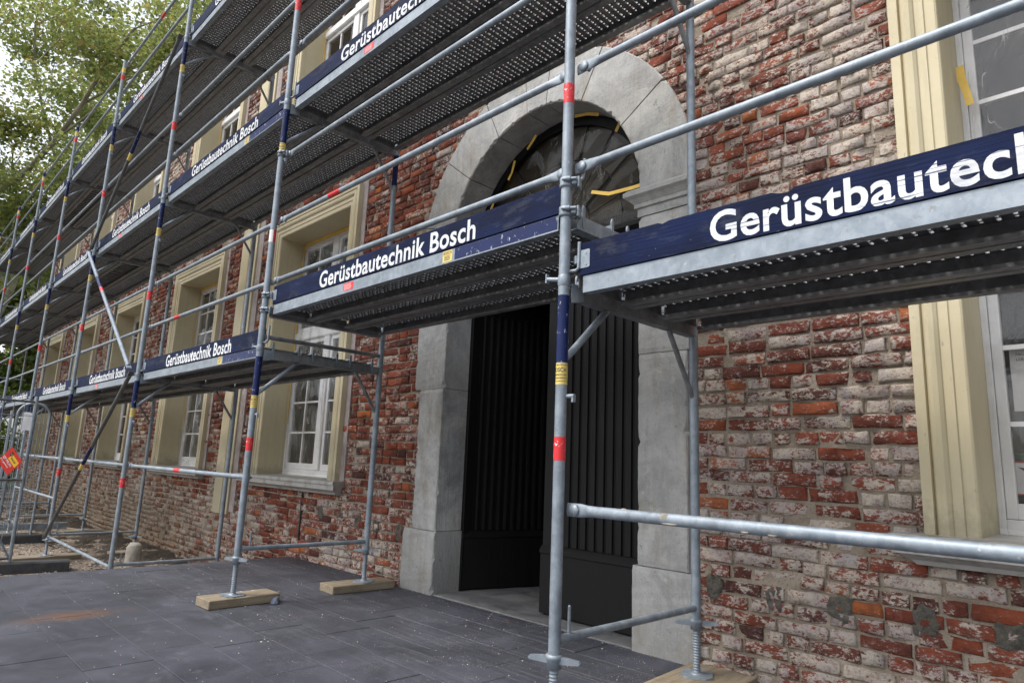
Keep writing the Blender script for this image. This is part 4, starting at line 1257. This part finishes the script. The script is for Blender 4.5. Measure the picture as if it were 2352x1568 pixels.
def plank(b, lev, i, z, ribbed=False):
    t = thing('deck_plank', f'perforated steel {DN[lev]} plank, {PN[i]}, {BAY[b]}' if not ribbed else f'ribbed hatch plank, {PN[i]} of the {DN[lev]}, {BAY[b]}', 'deck plank', (-3.0*b + 1.5, .036 + PLW/2 + i * (PLW + .0155), z), 0, 'scaffold deck planks')
    link('plate', PLATE_R if ribbed else PLATE_P, t)
    link('side_rail', RAILF if i == 0 else RAIL_A, t); link('side_rail', RAIL_B, t); 
    for me_ in CAP: link('end_cap', me_, t)
    for me_ in CLIPS: link('wire_clip', me_, t)
    for me_ in CLAW.values(): link('claw', me_, t)
    if i == 0 and b in (1, 2):
        link('blue_end', BLUEEND, t, (.70, 0, 0))
        o = link('yellow_label', MB().box((.60, -PLW/2 - .0009, -.064), (.68, -PLW/2 - .0003, -.002)).mesh('yellow_label', 'yellow_label'), t)
        link('label_print', remap(text_mesh('label_print', 'BOSCH', 'navy_print', width=.066, height=.018, weight=.02), lambda c: Vector((c.x + .607, -PLW/2 - .0013, c.y - .025))), o)
        mb = MB()
        for q in range(4): mb.box((.615, -PLW/2 - .0013, -.034 - .007 * q), (.665 - .004 * (q % 2), -PLW/2 - .0010, -.031 - .007 * q))
        mb.build('label_print', 'navy_print', o)
    if i == 0 and b in (1, 3):
        o = link('red_label', MB().box((-.42, -PLW/2 - .0009, -.056), (-.30, -PLW/2 - .0003, -.006)).mesh('red_label', 'red_label'), t)
        mb = MB()
        for q in range(5): mb.box((-.41, -PLW/2 - .0013, -.05 + .008 * q), (-.33 + .004 * (q % 3), -PLW/2 - .0010, -.048 + .008 * q))
        mb.build('label_print', 'white_print', o)
    return t
RAISE = .31
DECKS = [(0, 1)] + [(1, 1)] + [(b, 1) for b in range(2, 8)] + [(b, 2) for b in range(1, 8)] + [(b, 3) for b in range(2, 8)]
for b, lev in DECKS:
    for i in range(3):
        plank(b, lev, i, 2.0 * lev + .012 + (RAISE if (b, lev) == (1, 1) else 0), ribbed=(i == 1 and (b, lev) in ((4, 2), (5, 3))))

# --- toe boards with painted lettering
LET = remap(text_mesh('lettering', 'Gerüstbautechnik Bosch', 'board_lettering', width=1.60, height=.118, weight=.02, extrude=0), lambda c: Vector((c.x, 0, c.y)))
mb = MB().box((-1.44, 0, 0), (1.44, .03, .142), .003); BOARD = mb.mesh('board', 'navy_board')
# the near board has a chipped top edge
prof = [(-1.44, 0), (1.44, 0), (1.44, .142), (-.52, .142), (-.545, .128), (-.575, .133), (-.60, .142), (-1.0, .1415), (-1.03, .134), (-1.05, .1415), (-1.44, .142)]
BOARD_C = MB().prism(prof, 0, .03, 'y').mesh('board', 'navy_board')
mb = MB()
mb.prism([(-1.452, .03), (-1.39, .03), (-1.385, .035), (-1.385, .105), (-1.39, .11), (-1.452, .11)], -.0022, -.0004, 'y')
for z in (.045, .095): mb.tube((-1.405, -.004, z), (-1.405, -.0015, z), .006, 8)
mb.tube((-1.462, .004, .055), (-1.462, .004, .09), .0115, 8)
BRA = mb.mesh('end_bracket', 'galvanised')
mb = MB().tube((1.455, .012, .02), (1.455, .012, .05), .0095, 8)
BRB = mb.mesh('end_bracket', 'galvanised')
for b, lev in DECKS:
    z = 2.0 * lev + .016 + (RAISE if (b, lev) == (1, 1) else 0)
    t = thing('toe_board', f'navy {DN[lev]} toe board with white lettering {BAY[b]}', 'toe board', (-3.0*b + 1.5, .03, z), 0, 'navy toe boards')
    link('board', BOARD_C if (b, lev) == (0, 1) else BOARD, t)
    link('lettering', LET, t, (-.735 if b else -.83, -.0008, .008)); link('end_bracket', BRA, t); link('end_bracket', BRB, t)
# --- guard rails
def rail_geo(L, r):
    secs = [(0.0, .006, .027), (.075, .006, .027), (.105, .012, .023), (.135, r, r)]
    secs = [(x, a, b) for x, a, b in secs] + [(L - x, a, b) for x, a, b in reversed(secs)]
    n = 12; vs = []
    for x, ry, rz in secs:
        for j in range(n):
            w = 2*math.pi*j/n; c_, s_ = math.cos(w), math.sin(w)
            vs.append((x - L/2, ry * c_, rz * s_))
    fs = [(i*n + j, (i+1)*n + j, (i+1)*n + (j+1) % n, i*n + (j+1) % n) for i in range(len(secs) - 1) for j in range(n)]
    mb = MB().add(vs, fs, True); k = len(secs) - 1
    mb.add(vs[:n], [tuple(range(n))]); mb.add(vs[-n:], [tuple(range(n - 1, -1, -1))])
    return mb
GR = rail_geo(2.96, .0178).mesh('tube', 'galvanised')
GRT = rail_geo(2.96, .0215).mesh('tube', 'galvanised')
PIVOT = MB().lathe([(0, -.012), (.024, -.012), (.024, -.007), (.009, -.006), (.009, .034)], 12).xf(Matrix.Rotation(R(-90), 4, 'X')).mesh('pivot_bolt', 'galvanised')
SL_R = sleeve(.0184, -.0, .15, 12).xf(Matrix.Rotation(R(90), 4, 'Y')).mesh('red_label', 'red_label')
def guard(b, z, what, thick=False, y=.036, red=None):
    t = thing('guard_rail', f'galvanised {what} {BAY[b]}', 'guard rail', (-3.0*b + 1.5, y, z), 0, 'guard rails along the scaffold')
    link('tube', GRT if thick else GR, t)
    link('pivot_bolt', PIVOT, t, (-1.44, 0, 0)); link('pivot_bolt', PIVOT, t, (1.44, 0, 0))
    if red is not None: link('red_label', SL_R, t, (red, 0, 0))
    return t
for b in range(0, 8):
    guard(b, 2.515, 'knee rail over the lower deck', red=(-.65 if b == 2 else None)); guard(b, 3.0, 'hand rail over the lower deck', red=(-.72 if b == 1 else None))
    if b >= 1: guard(b, 4.515, 'knee rail over the middle deck'); guard(b, 5.0, 'hand rail over the middle deck')
    if b >= 2: guard(b, 6.53, 'knee rail over the top deck'); guard(b, 6.99, 'hand rail over the top deck', red=(.1 if b == 3 else None))
for b in (0, 2, 3, 4): guard(b, 1.045, 'low rail below the lower deck', thick=(b == 0), red=(-.1 if b == 2 else None))
guard(1, 3.55, 'extra rail under the middle deck', y=.04)
low_rail = [o for o in col.objects if o.get('label', '').startswith('galvanised low rail') and 'notice' in o['label']][0]
def splash(x, a0, ln, wd):
    mb = MB(); r_ = .0222; vs = []; nu, nv_ = 7, 5
    for i in range(nu):
        for j in range(nv_):
            u = i / (nu - 1) - .5; v = j / (nv_ - 1) - .5
            k = 1 - min(1, (2*u) ** 2 + (2*v) ** 2); a = a0 + v * wd / r_
            rr_ = r_ - .0015 + .005 * max(0, k) ** .6
            vs.append((x + u * ln * (1 + rng.uniform(-.15, .15)), -rr_ * math.cos(a), rr_ * math.sin(a)))
    mb.add(vs, [(i*nv_ + j, (i+1)*nv_ + j, (i+1)*nv_ + j + 1, i*nv_ + j + 1) for i in range(nu - 1) for j in range(nv_ - 1)], True)
    mb.build('mortar_splash', 'pale_stone', low_rail)
for q in ((-1.02, .7, .03, .034), (-1.0, -.75, .075, .010), (-.72, -.8, .03, .009), (-.63, -.85, .035, .009), (-1.2, 1.3, .03, .009)): splash(*q)
# plain ledger tubes near the ground
for lab, p, q in (('low ledger tube joining the feet of the zigzag braced bay', (-8.97, -.005, .03), (-6.03, -.005, .03)), ('level ledger tube one bay beyond the zigzag braces', (-11.97, .0, .52), (-9.03, .0, .52))):
    tag(MB().tube(p, q, .0178, 12).build('ledger_tube', 'galvanised'), lab, 'ledger tube')
# end rails closing the far end
for z, w in ((2.5, 'knee rail of the lower deck'), (3.0, 'hand rail of the lower deck'), (4.5, 'knee rail of the middle deck'), (5.0, 'hand rail of the middle deck'), (6.4, 'knee rail of the top deck'), (6.9, 'hand rail of the top deck')):
    t = tag(MB().tube((-21.03, -.1, z), (-21.03, FWD + .1, z), .02, 10).build('end_rail', 'galvanised'), f'short end {w} at the far building corner', 'guard rail', 'guard rails along the scaffold')
tag(MB().tube((-3.0, .02, 2.085), (-3.0, 1.04, 2.085), .0168, 10).build('end_rail', 'transom_steel'), 'short cross tube closing the lower deck beside the doorway bay', 'guard rail', 'guard rails along the scaffold')

# --- zigzag braces in the third bay
def brace(lab, p, q, mats):
    p, q = Vector(p), Vector(q); d = (q - p).normalized(); L = (q - p).length
    t = thing('diagonal_brace', lab, 'brace', tuple(p), 0, 'zigzag diagonal braces')
    mb = MB().tube(d * .06, d * (L - .06), .0213, 14); mb.build('tube', mats, t)
    for a, b in ((0, .08), (L - .08, L)):
        m3 = MB().box((-.006, -.024, a), (.006, .024, b)); m3.xf(Vector((0, 0, 1)).rotation_difference(d).to_matrix().to_4x4()).build('flat_end', mats, t)
    fr_ = .62 if mats == 'brace_steel' else .50
    for a, b, mm, nm in ((fr_, fr_ + .10, 'blue_band', 'blue_band'), (fr_ - .035, fr_ - .002, 'yellow_label' if mats != 'brace_steel' else 'red_label', 'label')):
        MB().tube(d * (L*a), d * (L*b), .0217, 14, cap=False).build(nm, mm, t)
    return t
YB_ = -.052
brace('dark grey lowest zigzag brace rising from the ground', (-8.97, YB_, .02), (-6.05, YB_, 2.03), 'grey_tube_paint')
brace('bright galvanised middle zigzag brace', (-6.05, YB_ - .03, 2.06), (-8.98, YB_ - .03, 3.97), 'brace_steel')
brace('dark grey upper zigzag brace reaching the top deck', (-8.98, YB_, 4.0), (-6.05, YB_, 6.04), 'grey_tube_paint')

# --- couplers and the raised transoms of the doorway bay
def coupler(x, z, lab, rz=0.0):
    t = thing('coupler', lab, 'coupler', (x, 0, z), rz, 'tube couplers')
    MB().lathe([(TR + .0005, -.022), (TR + .006, -.022), (TR + .0075, -.012), (TR + .0055, 0), (TR + .0075, .012), (TR + .006, .022), (TR + .0005, .022)], 18).build('collar', 'galvanised', t)
    MB().tube((-.012, -.036, .006), (.052, -.036, .006), .007, 8).tube((.006, -.036, .006), (.024, -.036, .006), .0125, 6).build('bolt', 'galvanised', t)
    MB().box((.026, -.03, -.016), (.05, .02, .018), .004).box((.05, -.02, -.026), (.062, .03, .024), .003).build('jaw', 'galvanised', t)
    return t
coupler(0, 2.44, 'coupler clamped highest on the frame on the notice window side of doorway', .5)
coupler(0, 2.305, 'coupler holding the raised deck on the notice window side of doorway', .5)
coupler(-3, 2.40, 'coupler beside the raised toe board on the far side of doorway', .5)
coupler(-3, 2.285, 'coupler holding the raised deck on the far side of doorway', .5)
coupler(-3, 3.55, 'coupler holding the extra rail on the far side of doorway', .5)
for x, lab in ((0.0, 'galvanised transom beam carrying the raised deck on the notice window side'), (-3.0, 'galvanised transom beam carrying the raised deck on the far side of doorway')):
    t = thing('transom_beam', lab, 'transom beam', (x, 0, 2.0), 0, 'transoms of the raised deck')
    z = .305
    MB().prism([(-.026, z), (-.026, z - .065), (.026, z - .065), (.026, z), (.022, z), (.022, z - .061), (-.022, z - .061), (-.022, z)], .05, 1.03, 'y').build('channel', 'galvanised' if x == 0 else 'transom_steel', t)
tag(MB().path([(.03, .03, 2.44), (.05, .05, 2.47), (.055, .055, 2.52), (.055, .055, 2.56)], .008, 8).build('toe_hook', 'galvanised'), 'bent steel peg above the couplers on the notice window side', 'steel peg')

# ================================================================== FENCE, SIGN AND YARD
def fence_panel(lab, p, direction, length, height=2.0, z0=GZ + .07, curved=False, step=.11):
    d = Vector((direction[0], direction[1], 0)).normalized()
    t = thing('site_fence', lab, 'fence', (p[0], p[1], z0), math.atan2(d.y, d.x), 'mesh site fence panels')
    r = .0205
    if curved:
        c = .19; pts = [(0, 0, 0), (0, 0, height - c)] + [(c - c * math.cos(a), 0, height - c + c * math.sin(a)) for a in np.linspace(.25, 1.57, 6)] + [(length - c, 0, height)] + [(length - c + c * math.sin(a), 0, height - c + c * math.cos(a)) for a in np.linspace(.25, 1.57, 6)] + [(length, 0, 0)]
        MB().path(pts, r, 10).build('tube_frame', 'galvanised', t)
    else:
        MB().tube((0, 0, 0), (0, 0, height), r, 14).build('post', 'galvanised', t)
        MB().tube((length, 0, 0), (length, 0, height), r, 14).build('post', 'galvanised', t)
        MB().tube((0, 0, height - .07), (length, 0, height - .07), .014, 10).build('top_rail', 'grey_tube_paint', t)
        MB().tube((0, 0, 1.0), (length, 0, 1.0), .014, 10).build('middle_rail', 'grey_tube_paint', t)
        MB().tube((0, 0, .10), (length, 0, .10), .014, 10).build('bottom_rail', 'grey_tube_paint', t)
        MB().tube((.02, 0, .12), (.50, 0, .98), .012, 8).build('corner_brace', 'galvanised', t)
    mb = MB(); x = step
    while x < length - .02:
        mb.tube((x, -.012, .08), (x, -.012, height - .05), .0042, 5); x += step
    z = .2
    while z < height - .1:
        mb.tube((.0, .012, z), (length, .012, z), .0044, 5); z += .26
    mb.build('wire_mesh', 'galvanised', t)
    return t
fp = (-8.05, -.53)
fdir = Vector((.22, -1, 0)).normalized()
fence_panel('galvanised mesh fence panel carrying the red diamond sign', fp, fdir, 3.4)
fence_panel('mesh fence panel with rounded frame behind the scaffold feet', (-11.0, -.285), (.12, 1), .42, 2.06, curved=True, step=.05)
fence_panel('mesh fence panel continuing the fence away from the building', (-11.0, -.36), (-.2, -1), 3.4, 1.93)
def foot(lab, x, y, rz, l=.74):
    o = MB().prism([(-.115, 0), (.115, 0), (.10, .11), (.085, .125), (-.085, .125), (-.10, .11)], -l/2, l/2).build('rubber_block', 'rubber')
    o.location = (x, y, GZ + .001); o.rotation_euler = (0, 0, rz)
    return tag(o, lab, 'rubber block', 'black rubber fence blocks')
foot('black rubber block under the fence with the red diamond sign', -8.05, -.42, R(82), .98)
foot('black rubber block under the rounded fence panel', -10.98, -.05, R(88), .9)
# diamond sign, square plate hung on one corner and twisted away from the mesh
sg = thing('rental_sign', 'red diamond rental sign with a yellow square wired to the fence', 'sign', (-7.985, -.69, 1.02))
th_ = R(50)
U_ = -fdir; Nn = U_.cross(Vector((0, 0, 1)))
if Nn.dot(CAM_POS - Vector(sg.location)) < 0: Nn = -Nn
U_, Nn = U_ * math.cos(th_) - Nn * math.sin(th_) * -1, None
Nn = U_.cross(Vector((0, 0, 1)))
if Nn.dot(CAM_POS - Vector(sg.location)) < 0: Nn = -Nn
def S(u, w, n_=0.0): return tuple(U_ * (u * .46) + Vector((0, 0, w * .56)) + Nn * n_)
rot = R(-45)
def S2(u, w, n_):
    c_, s_ = math.cos(rot), math.sin(rot); return S(u * c_ - w * s_, u * s_ + w * c_, n_)
def plateS(a, b, n0, n1, mat, name):
    (u0, w0), (u1, w1) = a, b
    MB().add([S2(u0, w0, n0), S2(u1, w0, n0), S2(u1, w1, n0), S2(u0, w1, n0), S2(u0, w0, n1), S2(u1, w0, n1), S2(u1, w1, n1), S2(u0, w1, n1)], [(0, 3, 2, 1), (4, 5, 6, 7), (0, 1, 5, 4), (1, 2, 6, 5), (2, 3, 7, 6), (3, 0, 4, 7)]).build(name, mat, sg)
plateS((-.21, -.21), (.21, .21), .016, .020, 'sign_red', 'plate')
plateS((-.07, .0), (.19, .13), .0206, .0212, 'sign_yellow', 'yellow_field')
mb = MB(); mb.add([S2(-.085 + .045 * math.cos(i * 6.283/16), .115 + .045 * math.sin(i * 6.283/16), .0218) for i in range(16)], [tuple(range(16))]); mb.build('round_emblem', 'sign_black', sg)
for body, mat_, u, w, h in (('Rental', 'sign_black', -.03, .045, .045), ('ZEPPELIN', 'white_print', -.19, -.07, .05), ('hier gemietet!', 'white_print', -.19, -.14, .045), ('CAT', 'sign_yellow', -.118, .10, .026)):
    me_ = text_mesh('print', body, mat_, height=h, weight=.02)
    remap(me_, lambda c, u=u, w=w: Vector(S2(c.x + u, c.y + w, .0224))); link('print', me_, sg)
# note sheet on the rounded panel
mb = MB(); nn = 8
uu = Vector((.12, 1, 0)).normalized()
P0 = Vector((-11.0, -.285, 0)) + uu * .14; nv = Vector((uu.y, -uu.x, 0))
vs = [tuple(P0 + uu * (.16 * (i / 4 - .5)) + Vector((0, 0, 1.44 + .27 * j / 4 + rng.uniform(-.01, .01))) + nv * (.03 + rng.uniform(0, .02))) for j in range(5) for i in range(5)]
vs += [tuple(Vector(v) - nv * .002) for v in vs]
mb.add(vs, [(j*5+i, j*5+i+1, (j+1)*5+i+1, (j+1)*5+i) for j in range(4) for i in range(4)] + [(25+j*5+i, 25+(j+1)*5+i, 25+(j+1)*5+i+1, 25+j*5+i+1) for j in range(4) for i in range(4)], True)
tag(mb.build('paper_note', 'paper'), 'crumpled white paper note hung on the rounded fence panel', 'paper')
o = MB().box((-.012, -.2, -.25), (.012, .2, .25), .003).build('far_sign', 'sign_red'); o.location = (-11.35, -1.35, .95); o.rotation_euler = (0, 0, R(12))
MB().box((.0125, -.14, .02), (.014, .1, .16)).build('yellow_field', 'sign_yellow', o)
tag(o, 'red sign with yellow field on the farther fence panel', 'sign')

# boundary stone, timber offcuts, soil and gravel
mb = MB(); nn = 10; vs = []
for z, s_ in ((0, 1.0), (.12, 1.0), (.26, .97), (.33, .9), (.36, .62)):
    for i in range(nn):
        a = 6.283 * i / nn; e = 1 / max(abs(math.cos(a)), abs(math.sin(a))) ** .6
        vs.append((.10 * s_ * math.cos(a) * e + rng.uniform(-.006, .006), .085 * s_ * math.sin(a) * e + rng.uniform(-.006, .006), z + rng.uniform(-.006, .006)))
mb.add(vs, [(k*nn + i, k*nn + (i+1) % nn, (k+1)*nn + (i+1) % nn, (k+1)*nn + i) for k in range(4) for i in range(nn)] + [tuple(range(4*nn, 5*nn))], True)
o = mb.build('boundary_stone', 'pale_stone'); o.location = (-7.45, .62, GZ - .01); tag(o, 'squat grey boundary stone standing in the gravel', 'stone')
for lab, x, y, l, rz in (('narrow timber offcut lying on soil by the wall', -12.6, .95, .9, R(20)), ('short timber offcut beside the longer one by the wall', -12.0, .85, .35, R(70)), ('weathered plank lying beyond the second rubber foot', -14.0, -.1, 1.1, R(80)), ('grey plank lying between the far scaffold feet', -13.2, .1, 1.3, R(95))):
    o = MB().box((-l/2, -.05, 0), (l/2, .05, .035), .003).build('timber_offcut', 'timber'); o.location = (x, y, GZ + .008); o.rotation_euler = (0, 0, rz); tag(o, lab, 'timber')
o = MB().box((-.03, -.65, 0), (.03, .65, .11), .004).build('steel_beam', 'galvanised'); o.location = (-12.4, .25, GZ + .05); tag(o, 'galvanised scaffold beam lying on edge between the frames', 'steel beam')
# soil heaped along the wall
nx, ny = 150, 22; vs = []
for i in range(nx):
    for j in range(ny):
        x = -19.5 + 12.2 * i / (nx - 1); v = j / (ny - 1); y = YM + .02 - v * 1.15
        h = .10 * (1 - v) ** 1.8 * (.55 + .45 * math.sin(x * 1.9) * math.sin(x * .7 + 1)) 
        e = min(1, (i) / 5, (nx - 1 - i) / 5)
        h = (h + .035 * math.sin(x * 7.3 + y * 5) * math.sin(y * 9 - x * 3) + rng.uniform(-.02, .02)) * e
        vs.append((x, y, GZ - .012 + max(0, h)))
o = link('soil', np_mesh('soil', np.array(vs), np.array([(i*ny + j, i*ny + j + 1, (i+1)*ny + j + 1, (i+1)*ny + j) for i in range(nx - 1) for j in range(ny - 1)]), 4, 'soil', True)); struct(o)

def scatter(name, n_, gen, smin, smax, mat, label):
    """n_ small irregular stones joined into one mesh"""
    base = np.array([(1, 0, 0), (-1, 0, 0), (0, 1, 0), (0, -1, 0), (0, 0, 1), (0, 0, -1)], float)
    fc = np.array([(0, 2, 4), (2, 1, 4), (1, 3, 4), (3, 0, 4), (2, 0, 5), (1, 2, 5), (3, 1, 5), (0, 3, 5)])
    V = []; F = []
    for i in range(n_):
        x, y, z = gen(); s_ = smin * (smax / smin) ** (nrg.random() ** 2)
        a = nrg.uniform(0, 6.28); c_, sn = math.cos(a), math.sin(a)
        P = base * (1 + nrg.uniform(-.35, .35, (6, 3))) * np.array([s_, s_ * nrg.uniform(.5, .9), s_ * nrg.uniform(.3, .65)])
        P += nrg.normal(0, s_ * .15, P.shape)
        P = np.stack([P[:, 0]*c_ - P[:, 1]*sn, P[:, 0]*sn + P[:, 1]*c_, P[:, 2]], -1) + np.array([x, y, z + s_ * .25])
        V.append(P); F.append(fc + 6 * i)
    o = link(name, np_mesh(name, np.vstack(V), np.vstack(F), 3, mat))
    stuff(tag(o, label, name.replace('_', ' ')))
    return o
def g_gravel():
    while True:
        x = -5 - 14 * nrg.random() ** 1.7; y = nrg.uniform(-2.2, 1.38)
        return x, y, GZ
scatter('gravel', 9000, g_gravel, .008, .032, 'pebble_mix', 'loose brown gravel and small stones in the yard')
def g_crumb():
    y = 1.36 - 2.6 * nrg.random() ** 1.8; x = nrg.uniform(-4.9, 1.4)
    return x, y, PZ + .001
scatter('mortar_crumbs', 1700, g_crumb, .0014, .0062, 'crumb', 'pale mortar crumbs scattered over the dark paving')

# ================================================================== TREES
def leaf_mesh(name, centers, radii, per, size, mat, seed, flat=.6):
    r = np.random.default_rng(seed)
    C_, T_ = [], []
    for (c, rad) in zip(centers, radii):
        n_ = int(per * r.uniform(.6, 1.3))
        d = r.normal(0, 1, (n_, 3)); d /= np.linalg.norm(d, axis=1)[:, None]
        d *= (r.random(n_) ** .45)[:, None] * rad; d[:, 2] *= flat
        C_.append(d + c); base = r.uniform(.15, .75)
        T_.append(np.clip(base + r.normal(0, .2, n_) + (r.random(n_) < .06) * .4, 0, 1))
    P = np.vstack(C_); T = np.concatenate(T_); n_ = len(P)
    nrm = r.normal(0, 1, (n_, 3)); nrm[:, 2] = np.abs(nrm[:, 2]) + .5; nrm /= np.linalg.norm(nrm, axis=1)[:, None]
    a = np.cross(nrm, r.normal(0, 1, (n_, 3))); a /= np.linalg.norm(a, axis=1)[:, None]
    b = np.cross(nrm, a); s_ = (size * r.uniform(.6, 1.35, n_))[:, None]
    # pointed leaf with drooping tip: 5 points
    pts = np.stack([P - a*s_*.5, P - b*s_*.42 + a*s_*.0, P + a*s_*.62 - nrm*s_*.18, P + b*s_*.42], 1)
    V = pts.reshape(-1, 3); F = np.arange(n_ * 4).reshape(-1, 4)
    return np_mesh(name, V, F, 4, mat, False, {'tone': np.repeat(T, 4)})
def tree(name, label, base, height, r0, crown_r, first, seed, nclump, per, leaf=.17, lean=(0, 0), group='tall trees beyond the building'):
    rr = random.Random(seed)
    t = thing(name, label, 'tree', base, 0, group)
    tips = []; mb = MB()
    def grow(p, d, L, r, depth):
        pts = [p]; rad = [r]; seg = 5
        for i in range(seg):
            d = (d + Vector((rr.uniform(-.16, .16), rr.uniform(-.16, .16), rr.uniform(-.05, .13)))).normalized()
            p = p + d * (L / seg); pts.append(p); rad.append(r * (1 - .55 * (i + 1) / seg))
        mb.path(pts, rad, 9 if depth < 2 else 6, cap=False)
        for i, q in enumerate(pts[2:]):
            tips.append((q, depth))
        if depth < 4:
            nb = 3 if depth else 6
            for k in range(nb):
                i = rr.randint(2, seg) if depth else min(seg, 1 + k)
                az = rr.uniform(0, 6.283) if depth else k * 2.4 + rr.uniform(-.4, .4)
                out = Vector((math.cos(az), math.sin(az), rr.uniform(.1, .75))).normalized()
                nd = (d * .45 + out * .75).normalized()
                grow(pts[i], nd, L * rr.uniform(.5, .66), rad[i] * rr.uniform(.5, .68), depth + 1)
    grow(Vector((0, 0, -.1)), Vector((lean[0], lean[1], 1)).normalized(), height * .52, r0, 0)
    trunk = mb.build('trunk', 'bark', t)
    cand = [q for q, dp in tips if dp >= 2 and q.z > first]
    rr.shuffle(cand)
    cc = []
    for q in cand[:nclump]: cc.append(np.array(q) + np.array([rr.uniform(-.5, .5), rr.uniform(-.5, .5), rr.uniform(-.4, .4)]))
    while len(cc) < nclump:
        a, b = rr.uniform(0, 6.283), rr.uniform(-1, 1); q = rr.random() ** .4
        c = math.sqrt(1 - b*b)
        cc.append(np.array([lean[0]*height*.5 + crown_r * q * c * math.cos(a), lean[1]*height*.5 + crown_r * q * c * math.sin(a), first + (height - first) * (.5 + .5 * q * b)]))
    me = leaf_mesh('crown', cc, [rr.uniform(.8, 1.8) for _ in cc], per, leaf, 'leaf_maple', seed)
    link('crown', me, t)
    return t
tree('plane_tree', 'tall broad tree with pale trunk just beyond the building corner', (-27.5, .6, GZ), 25, .33, 7.0, 3.0, 21, 310, 190, .15, (.04, .0))
tree('plane_tree', 'tall tree behind the scaffold end with a forked trunk', (-35, 6.5, GZ), 26, .34, 8.0, 4.0, 4, 250, 165, .175, (.03, -.02))
tree('plane_tree', 'leafy tree in the yard outside the fence line', (-33, -6.5, GZ), 24, .30, 7.5, 3.5, 9, 220, 165, .175)
tree('plane_tree', 'low distant tree closing the view behind the others', (-46, 2.5, GZ), 15, .30, 7.5, 1.5, 15, 260, 90, .30)
tree('plane_tree', 'low distant tree far behind the building gable', (-42, 13, GZ), 16, .30, 7.5, 2.0, 33, 240, 90, .30)
for i, (x, y, h, lab) in enumerate([(-26.5, 3.8, 2.6, 'low green shrub against the building gable'), (-27, .6, 2.3, 'round green shrub beyond the last scaffold bay'), (-30, -3.2, 2.8, 'green shrub behind the farther fence panel'), (-34, 1.5, 4.2, 'tall dark shrub between the tree trunks')]):
    t = thing('shrub', lab, 'shrub', (x, y, GZ), 0, 'shrubs beyond the building')
    rr = random.Random(i + 50); mb = MB()
    for k in range(7):
        a = k * .9; mb.path([(0, 0, 0), (.2*math.cos(a), .2*math.sin(a), h*.35), (.6*math.cos(a), .6*math.sin(a), h*.75)], [.035, .025, .01], 6)
    mb.build('stems', 'bark', t)
    cc = [np.array([rr.gauss(0, .75), rr.gauss(0, .75), .35 + rr.random() * h * .8]) for _ in range(70)]
    link('foliage', leaf_mesh('foliage', cc, [rr.uniform(.3, .6) for _ in cc], 120, .11, 'leaf_hedge', i + 70), t)
